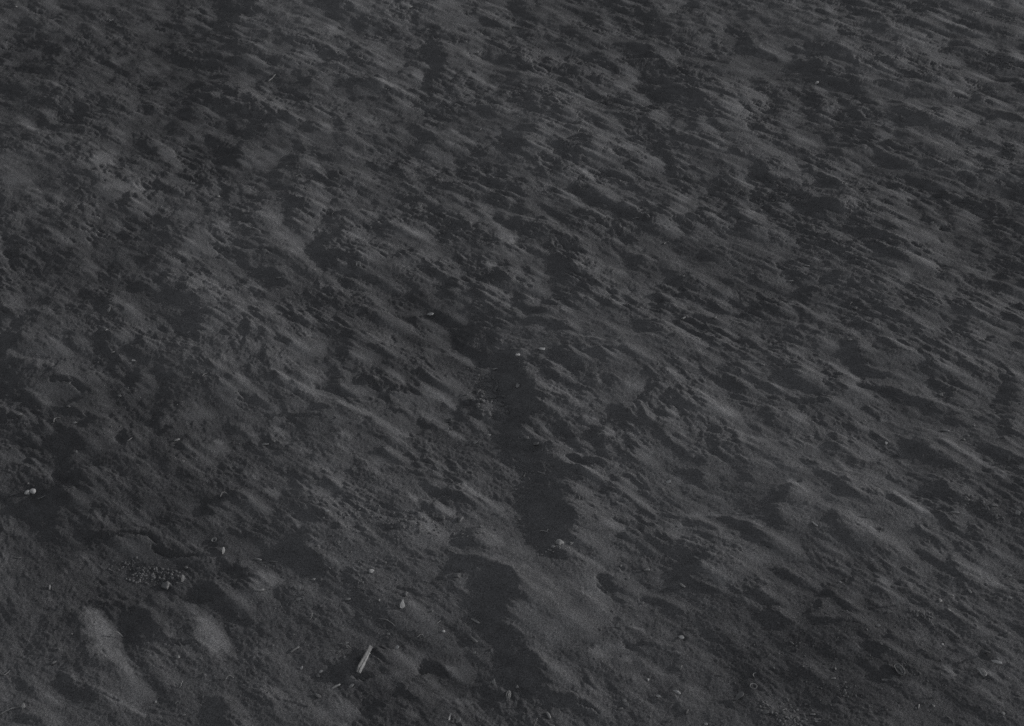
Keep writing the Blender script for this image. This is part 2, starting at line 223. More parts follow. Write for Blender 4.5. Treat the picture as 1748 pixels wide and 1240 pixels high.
# crust carved by the wind: thin layers broken into ragged ledges and blocks
lf = .38 + .45 * sstep(1000, 250, GU)
q = (noise(.10, .038, 2.1) * (1 - lf) + noise(.075, .05, 2.15) * lf) * 1.25 + und * .5 + n2 * .3
fl = np.floor(q); fr = q - fl
ledge = fl + sstep(.42, .58, fr)
q2 = noise(.045, .015, 2.0) * 1.2 + n2 * .4                    # thin flakes on top of the layers
fl = np.floor(q2); fr = q2 - fl
flake = fl + sstep(.40, .60, fr)
D = (.25 + .75 * er) * .00085 * flake
D += er * (.0017 * ledge + .0010 * (noise(.036, .013, 2.0)))
D += .0034 * np.maximum(noise(.055, .022, 2.3) - .9, 0) * er
D -= .0030 * np.minimum(np.maximum(noise(.045, .018, 2.3) - 1.2, 0), 1.6) * er
# the streaks meander: shift the crust sideways by a slow random amount
mv = noise(.45, .32, 4.2) * .030 / DS
jj = np.arange(NG)[None, :] + mv
j0 = np.floor(jj).astype(np.int32); fj = (jj - j0).astype(np.float32)
ii = np.arange(NG)[:, None]
D = D[ii, j0 % NG] * (1 - fj) + D[ii, (j0 + 1) % NG] * fj
SLAB = np.zeros((NG, NG), np.float32)                           # firm slab of sand held by the big shard
strokes(SLAB, '2660,4470,50;2650,4540,60;2790,4600,90', 0, 0, .6)
H = HF + D.astype(np.float32) * calm + .005 * SLAB

# sand tails in the lee of everything that stands up
H0 = H
lee = .105 * DS
Hl = H.copy()
carry = Hl[-400].copy()
for k in list(range(NG - 400, NG)) + list(range(NG)):
    carry = .22 * np.roll(carry, 1) + .56 * carry + .22 * np.roll(carry, -1) - lee
    carry = np.maximum(carry, H[k])
    Hl[k] = carry
fill = np.minimum(Hl - H0, .010)
keep = 1 - .8 * sstep(.15, .6, DARK)                                 # hollows stay open
H = H0 + fill * keep
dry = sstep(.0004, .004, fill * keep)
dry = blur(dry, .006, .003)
Hs = blur(H, .005, .0025)
H = H + (Hs - H) * np.clip(np.maximum(dry, .5 * np.minimum(L2, 1)), 0, 1) * .45

# shoe treads pressed into the damp sand: u, v, half length, half width, direction, spacing of the bars
for u0, v0, a_, b_, an, sp, am in ((140, 990, 48, 34, 62, 9.5, .0005), (392, 245, 52, 17, 46, 6.2, .0009), (24, 568, 60, 18, 43, 7.0, .0008), (470, 165, 32, 14, 40, 6.5, .0008), (282, 372, 34, 10, 50, 6.0, .0007), (1340, 325, 40, 14, 20, 7.0, .0006)):
    W = window((u0 - a_, u0 + a_), (max(v0 - a_, 5), v0 + a_), 20)
    du, dv = GU[W] - u0, -(GV[W] - v0)
    pr, qr = du * math.cos(R(an)) + dv * math.sin(R(an)), -du * math.sin(R(an)) + dv * math.cos(R(an))
    mk = sstep(1.05, .75, np.hypot(pr / a_, qr / b_) + .1 * n2[W])
    bars = np.sin(2 * np.pi * (qr + .0035 * pr * pr + .5 * n2[W]) / sp)
    H[W] = H[W] + mk * (.6 * sstep(-1.3, .8, n2[W]) * am * np.clip(bars * 1.5, -1, 1) - .0015)

# small crust texture, grains and crumbs
H += (1 - .5 * dry) * (.00045 * noise(.012, .006, 1.9) * (.4 + er) + .00016 * noise(.004, .004, 1.6))
H += .0028 * np.minimum(np.maximum(noise(.008, .007, 3.0) - 2.5, 0), .8) * (1 - .6 * dry)

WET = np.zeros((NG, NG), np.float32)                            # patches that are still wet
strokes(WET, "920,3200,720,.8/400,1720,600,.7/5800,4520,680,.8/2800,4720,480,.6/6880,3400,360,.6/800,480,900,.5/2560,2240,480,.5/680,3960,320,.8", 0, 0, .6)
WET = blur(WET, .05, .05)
DRY_LIT = np.clip(.34 + .30 * dry + .35 * LITE - .45 * WET + .08 * und + .05 * n1, 0, 1).astype(np.float32)  # dry tails and wet patches, plus sunlight painted lighter on the sun-facing slopes
ROUGH = er.astype(np.float32)
# ------------------------------------------------------------------ one sheet of sand, finest where the photograph looks
def sample(F, x, y, wrap=True):
    s = (x * WC + y * WS - S0) / DS
    n = (-x * WS + y * WC - N0) / DS
    i, j = np.floor(s).astype(np.int64), np.floor(n).astype(np.int64)
    fs, fn = (s - i).astype(np.float32), (n - j).astype(np.float32)
    i0, i1, j0, j1 = i % NG, (i + 1) % NG, j % NG, (j + 1) % NG
    return (F[i0, j0] * (1 - fs) + F[i1, j0] * fs) * (1 - fn) + (F[i0, j1] * (1 - fs) + F[i1, j1] * fs) * fn

v_in = np.linspace(1640, -90, 1270)
_, y_in = at(np.full_like(v_in, 874.0), v_in)
y_near = y_in[0] - np.cumsum((y_in[1] - y_in[0]) * 1.06 ** np.arange(80))[::-1]
step = y_in[-1] - y_in[-2]
y_far = [y_in[-1]]
while y_far[-1] < 260:
    step *= 1.045
    y_far.append(y_far[-1] + step)
ys = np.concatenate([y_near, y_in, y_far[1:]])
c_in = np.linspace(-1.42, 1.42, 1640)
st, c_out = c_in[1] - c_in[0], [1.42]
while c_out[-1] < 130:
    st *= 1.05
    c_out.append(c_out[-1] + st)
cs = np.concatenate([-np.array(c_out[:0:-1]), c_in, c_out[1:]])
half = math.tan(HFOV / 2) * (np.clip(ys, .6, None) * CP + CAM_H * SP)
X = cs[None, :] * half[:, None]
Y = np.repeat(ys[:, None], len(cs), 1)
Z = sample(H, X, Y)
near = sstep(14, 5, np.hypot(X, Y - 2))
Z = (Z * near + (1 - near) * .0).astype(np.float32)

def sheet(name, X, Y, Z):
    nr, nc = X.shape
    me = bpy.data.meshes.new(name)
    co = np.stack([X, Y, Z], -1).astype(np.float32).reshape(-1)
    idx = np.arange(nr * nc, dtype=np.int32).reshape(nr, nc)
    f = np.stack([idx[:-1, :-1], idx[:-1, 1:], idx[1:, 1:], idx[1:, :-1]], -1).reshape(-1)
    me.vertices.add(nr * nc); me.vertices.foreach_set('co', co)
    me.loops.add(len(f)); me.loops.foreach_set('vertex_index', f)
    nf = len(f) // 4
    me.polygons.add(nf)
    me.polygons.foreach_set('loop_start', np.arange(0, nf * 4, 4, dtype=np.int32))
    me.update(calc_edges=True)
    me.polygons.foreach_set('use_smooth', np.ones(nf, bool))
    return me

me = sheet('sand', X, Y, Z)
for nm, F in (('dry_lit', DRY_LIT), ('erosion', ROUGH)):
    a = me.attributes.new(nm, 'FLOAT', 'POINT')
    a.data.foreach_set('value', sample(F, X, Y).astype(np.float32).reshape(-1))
sand = bpy.data.objects.new('sand_ground', me)
sand['kind'] = 'structure'
C.objects.link(sand)

def ground_z(x, y):
    return float(sample(H, np.array([x]), np.array([y]))[0])

def mat(name):
    m = bpy.data.materials.new(name); m.use_nodes = True
    nt = m.node_tree
    return m, nt, nt.nodes['Principled BSDF'], nt.links

def nd(nt, t, **kw):
    n = nt.nodes.new(t)
    for k, v in kw.items():
        if k.startswith('i_'): n.inputs[k[2:]].default_value = v
        else: setattr(n, k, v)
    return n

m, nt, bs, lk = mat('damp_sand')
tc = nd(nt, 'ShaderNodeTexCoord')
a1 = nd(nt, 'ShaderNodeAttribute', attribute_name='dry_lit')
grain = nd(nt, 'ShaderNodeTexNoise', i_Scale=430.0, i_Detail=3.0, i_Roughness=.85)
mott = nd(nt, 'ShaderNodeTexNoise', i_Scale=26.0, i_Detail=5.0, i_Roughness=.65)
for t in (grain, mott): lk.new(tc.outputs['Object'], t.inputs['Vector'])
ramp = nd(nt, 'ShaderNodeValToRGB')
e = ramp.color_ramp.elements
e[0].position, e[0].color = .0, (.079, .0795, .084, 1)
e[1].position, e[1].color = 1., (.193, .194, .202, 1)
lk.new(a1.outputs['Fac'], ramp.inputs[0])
gm = nd(nt, 'ShaderNodeMapRange'); gm.inputs[1].default_value, gm.inputs[2].default_value = .3, .7
gm.inputs[3].default_value, gm.inputs[4].default_value = .35, 1.65
lk.new(grain.outputs['Fac'], gm.inputs[0])
mm = nd(nt, 'ShaderNodeMapRange'); mm.inputs[1].default_value, mm.inputs[2].default_value = .3, .7
mm.inputs[3].default_value, mm.inputs[4].default_value = .86, 1.14
lk.new(mott.outputs['Fac'], mm.inputs[0])
mul = nd(nt, 'ShaderNodeMath', operation='MULTIPLY')
lk.new(gm.outputs[0], mul.inputs[0]); lk.new(mm.outputs[0], mul.inputs[1])
vm = nd(nt, 'ShaderNodeVectorMath', operation='SCALE')
lk.new(ramp.outputs[0], vm.inputs[0]); lk.new(mul.outputs[0], vm.inputs['Scale'])
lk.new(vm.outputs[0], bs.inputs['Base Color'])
bs.inputs['Roughness'].default_value = .95
bs.inputs['Specular IOR Level'].default_value = .12
bump = nd(nt, 'ShaderNodeBump', i_Strength=.6, i_Distance=.0018)
lk.new(grain.outputs['Fac'], bump.inputs['Height'])
lk.new(bump.outputs[0], bs.inputs['Normal'])
me.materials.append(m)
# ------------------------------------------------------------------ what lies on the sand
def flat_mat(name, c, rough, speck, spec=.3, scale=260.0):
    m, nt, bs, lk = mat(name)
    tc = nd(nt, 'ShaderNodeTexCoord')
    n = nd(nt, 'ShaderNodeTexNoise', i_Scale=scale, i_Detail=5.0, i_Roughness=.7)
    lk.new(tc.outputs['Object'], n.inputs['Vector'])
    r = nd(nt, 'ShaderNodeValToRGB')
    e = r.color_ramp.elements
    e[0].position, e[0].color = .32, tuple(k * (1 - speck) for k in c) + (1,)
    e[1].position, e[1].color = .68, tuple(min(1, k * (1 + speck * .5)) for k in c) + (1,)
    lk.new(n.outputs['Fac'], r.inputs[0]); lk.new(r.outputs[0], bs.inputs['Base Color'])
    bs.inputs['Roughness'].default_value = rough
    bs.inputs['Specular IOR Level'].default_value = spec
    b = nd(nt, 'ShaderNodeBump', i_Strength=.5, i_Distance=.0006)
    lk.new(n.outputs['Fac'], b.inputs['Height']); lk.new(b.outputs[0], bs.inputs['Normal'])
    return m

MATS = {
    'white': flat_mat('white_shell', (.41, .412, .42), .75, .3),
    'pale': flat_mat('pale_shell', (.26, .261, .266), .65, .35),
    'grey': flat_mat('grey_shell', (.17, .171, .176), .75, .4),
    'dark': flat_mat('dark_stone', (.12, .12, .122), .85, .4),
    'wood': flat_mat('bleached_wood', (.26, .261, .266), .85, .45, .1),
    'sand': flat_mat('caked_sand', (.165, .166, .172), .95, .45, .1, 700.0),
}

def make(name, V, F, m, smooth=True):
    me = bpy.data.meshes.new(name)
    me.from_pydata([tuple(map(float, v)) for v in V], [], F)
    me.update()
    if smooth: me.polygons.foreach_set('use_smooth', [True] * len(me.polygons))
    me.materials.append(MATS[m])
    return me

def ico(sub=2):
    import bmesh
    b = bmesh.new(); bmesh.ops.create_icosphere(b, subdivisions=sub, radius=1)
    V = np.array([v.co[:] for v in b.verts]); F = [[v.index for v in f.verts] for f in b.faces]
    b.free(); return V, F
ICO2, ICO1 = ico(3), ico(2)

def lump(a, b, c, rg, rough=.22, base=ICO2):
    V = base[0].copy()
    d = np.ones(len(V))
    for k in range(7):
        w = rg.normal(size=3); w /= np.linalg.norm(w)
        d += rough * rg.uniform(-.5, .5) * np.cos(rg.uniform(1.5, 4.5) * (V @ w) + rg.uniform(0, 6))
    for k in range(8):                                        # a few flat breaks
        w = rg.normal(size=3); w /= np.linalg.norm(w)
        lim = rg.uniform(.5, .9)
        d = np.minimum(d, lim / np.maximum(V @ w, 1e-3) * (V @ w > 0) + 9 * (V @ w <= 0))
    V = V * d[:, None] * np.array([a, b, c])
    return V, base[1]

def plate(outline, thick, bend, rg, rings=5, rib=0.0):
    """curved piece of shell: outline in its own plane, bent like a dish, with real thickness"""
    o = np.array(outline, float); n = len(o); c = o.mean(0)
    sc = np.abs(o - c).max()
    top = [np.array([c[0], c[1]])] + [c + (o[i] - c) * k / rings for k in range(1, rings + 1) for i in range(n)]
    top = np.array(top)
    q = (top - c) / sc
    z = bend * sc * (1 - q[:, 0] ** 2 * .6 - q[:, 1] ** 2)
    if rib: z = z + rib * np.cos(26 * np.arctan2(q[:, 1], q[:, 0] + 1.15))
    z = z + rg.normal(size=len(z)) * thick * .08
    V = np.concatenate([np.c_[top, z + thick / 2], np.c_[top, z - thick / 2]])
    m = len(top); F = []
    for i in range(n):
        j = (i + 1) % n
        F.append([0, 1 + i, 1 + j]); F.append([m, m + 1 + j, m + 1 + i])
        for k in range(rings - 1):
            a, b = 1 + k * n, 1 + (k + 1) * n
            F.append([a + i, b + i, b + j, a + j]); F.append([m + a + j, m + b + j, m + b + i, m + a + i])
        a = 1 + (rings - 1) * n
        F.append([a + i, m + a + i, m + a + j, a + j])
    return V, F

def rag(a, b, n, rg, jag=.18, shape='oval'):
    P = []
    for k in range(n):
        t = 2 * math.pi * k / n
        r = 1 + rg.uniform(-jag, jag)
        x, y = math.cos(t), math.sin(t)
        if shape == 'block':
            s_ = 1 / max(abs(x), abs(y)); x, y = x * s_ * .92, y * s_ * .92
        if shape == 'tri':
            y *= (1.15 - x) * .62
        if shape == 'fan':
            y *= .35 + .65 * (x + 1) / 2
        P.append((a * x * r, b * y * r))
    return P

def tube(P, Rr, seg=7):
    P = [np.array(p, float) for p in P]; V, F = [], []
    for i, p in enumerate(P):
        t = P[min(i + 1, len(P) - 1)] - P[max(i - 1, 0)]; t /= np.linalg.norm(t) + 1e-9
        u = np.cross(t, (0, 0, 1)); u /= np.linalg.norm(u) + 1e-9
        w = np.cross(u, t)
        for k in range(seg):
            a = 2 * math.pi * k / seg
            V.append(p + Rr[i] * (math.cos(a) * u + math.sin(a) * w))
    for i in range(len(P) - 1):
        for k in range(seg):
            a, b = i * seg + k, i * seg + (k + 1) % seg
            F.append([a, b, b + seg, a + seg])
    F.append(list(range(seg))[::-1]); F.append([(len(P) - 1) * seg + k for k in range(seg)])
    return V, F

def join(*parts):
    V, F = [], []
    for v, f in parts:
        o = len(V); V += [np.array(p) for p in v]; F += [[i + o for i in q] for q in f]
    return V, F

def cup(a, b, h, thick, seg=22, gap=0.0):
    """open shell lying hollow side up: a bowl wall with a real rim, part of it broken away by gap"""
    prof = [(.25, 0), (.7, h * .25), (.95, h * .7), (1, h), (1 - thick / a, h), (.9 - thick / a, h * .65), (.6, h * .28), (.2, .15 * h)]
    n = seg if not gap else seg + 1
    V, F = [], []
    for k in range(n):
        t = (2 * math.pi * (1 - gap)) * k / seg
        for r, z in prof:
            V.append((a * r * math.cos(t), b * r * math.sin(t), z * (1 + .12 * math.sin(3 * t + 1))))
    m = len(prof)
    for k in range(seg):
        k2 = (k + 1) % n
        for i in range(m):
            i2 = (i + 1) % m
            F.append([k * m + i, k2 * m + i, k2 * m + i2, k * m + i2])
    if gap: F.append(list(range(m))[::-1]); F.append([seg * m + i for i in range(m)])
    return V, F

def trough(l, r, thick, rg):
    """piece of a long tube-like shell, open side up"""
    V, F = [], []
    ns, na = 9, 11
    for s in range(ns):
        x = l * (s / (ns - 1) - .5)
        for side in (0, 1):
            rr = r - side * thick
            for k in range(na):
                t = math.pi * (1.02 + .96 * k / (na - 1))
                V.append((x + (rg.uniform(-.05, .05) * l if s in (0, ns - 1) else 0), rr * math.cos(t), rr * .75 * math.sin(t)))
    A = lambda s, side, k: (s * 2 + side) * na + k
    for s in range(ns - 1):
        for k in range(na - 1):
            F.append([A(s, 0, k), A(s + 1, 0, k), A(s + 1, 0, k + 1), A(s, 0, k + 1)])
            F.append([A(s, 1, k + 1), A(s + 1, 1, k + 1), A(s + 1, 1, k), A(s, 1, k)])
        for k in (0, na - 1):
            F.append([A(s, 0, k), A(s, 1, k), A(s + 1, 1, k), A(s + 1, 0, k)])
    for s in (0, ns - 1):
        for k in range(na - 1):
            F.append([A(s, 0, k), A(s, 0, k + 1), A(s, 1, k + 1), A(s, 1, k)])
    return V, F

def spot(u, v):
    """where the photograph's sight line meets the sand, and metres per photograph pixel there"""
    z = 0.0
    for _ in range(6):
        x, y = at(u, v)
        x, y = x * (CAM_H - z) / CAM_H, y * (CAM_H - z) / CAM_H
        z = ground_z(x, y)
    return float(x), float(y), z, float((y * CP + (CAM_H - z) * SP) / FPX)

def heading(u, v, ang):
    """direction on the ground of a line that leans ang degrees anticlockwise in the photograph"""
    c, s = math.cos(R(ang)) * 4, -math.sin(R(ang)) * 4
    x0, y0 = at(u - c, v - s); x1, y1 = at(u + c, v + s)
    return math.atan2(y1 - y0, x1 - x0)

from mathutils import Matrix, Euler
SLOT = {}
def put(kind, cat, u, v, ln, wd, ang, m, shape, label, tilt=0.0, roll=0.0, sink=.25, group=None):
    x, y, z, k = spot(u, v)
    rg = np.random.default_rng(int(u * 7 + v * 131))
    a, b = max(ln, 3.5) * k / 2, max(wd, 3) * k / 2
    smooth = True
    if shape == 'pebble':
        V, F = lump(a, b, b * .55, rg, .5); lift = b * .35
    elif shape == 'clod':
        V, F = lump(a, b, b * .62, rg, .6); lift = b * .25
    elif shape in ('chip', 'tri', 'fan', 'block'):
        V, F = plate(rag(a, b, 13, rg, .13, {'chip': 'oval'}.get(shape, shape)), max(b * .22, .0009), .22, rg, 4); lift = b * .25; smooth = False
    elif shape == 'ribbed':
        V, F = plate(rag(a, b, 40, rg, .04, 'fan'), max(b * .14, .001), .55, rg, 7, b * .07); lift = b * .2
    elif shape == 'rod':
        n = 6; bow = rg.uniform(-.12, .12)
        P = [(a * (2 * i / (n - 1) - 1), a * bow * (1 - (2 * i / (n - 1) - 1) ** 2) + rg.normal() * a * .02, 0) for i in range(n)]
        V, F = tube(P, [b * (.65 + .35 * math.sin(math.pi * (i + .6) / n)) for i in range(n)]); lift = b * .6
    elif shape in ('twig', 'curl', 'fork', 'star'):
        n = 9; bow = {'twig': .22, 'curl': .9, 'fork': .15, 'star': .1}[shape] * rg.choice((-1, 1))
        P = [(a * (2 * i / (n - 1) - 1), a * bow * (1 - (2 * i / (n - 1) - 1) ** 2) + rg.normal() * a * .03, a * .12 * math.sin(math.pi * i / (n - 1))) for i in range(n)]
        rr = max(b * .55, .0007)
        parts = [tube(P, [rr * (1.1 - .6 * i / n) for i in range(n)])]
        if shape in ('fork', 'star'):
            for q, sgn in ((5, 1),) if shape == 'fork' else ((3, 1), (5, -1), (4, 1)):
                p0 = np.array(P[q]); d = np.array((rg.uniform(.2, .6), sgn * rg.uniform(.5, .9), .25))
                parts.append(tube([p0, p0 + d * a * .35, p0 + d * a * .7], [rr * .8, rr * .6, rr * .35]))
        V, F = join(*parts); lift = rr
    elif shape == 'cup':
        V, F = cup(a, b, min(a, b) * .5, min(a, b) * .16); lift = -min(a, b) * .40
    elif shape == 'arc':
        V, F = cup(a, b, min(a, b) * .6, min(a, b) * .16, 18, .45); lift = -min(a, b) * .25
    elif shape == 'trough':
        V, F = trough(2 * a, b, max(b * .2, .0009), rg); lift = b * .7
    elif shape == 'heart':
        p1, p2 = lump(a * .62, b * .9, b * .7, rg, .12), lump(a * .55, b * .72, b * .6, rg, .12)
        V, F = join((p1[0] + np.array([a * .36, b * .1, 0]), p1[1]), (p2[0] + np.array([-a * .42, 0, 0]), p2[1])); lift = b * .25
    me = make(kind, V, F, m, smooth)
    ob = bpy.data.objects.new(kind, me)
    ob.matrix_world = Matrix.Translation((x, y, z + lift * (1 - sink) + (a * abs(math.sin(R(tilt))) * .55))) @ Matrix.Rotation(heading(u, v, ang), 4, 'Z') @ Euler((R(roll), R(-tilt), 0)).to_matrix().to_4x4()
    ob['label'], ob['category'] = label, cat
    if group: ob['group'] = group
    C.objects.link(ob)
    return ob
P, S, T, K = ('pebble', 'pebble'), ('shell_fragment', 'shell'), ('twig', 'twig'), ('sand_clod', 'clod')
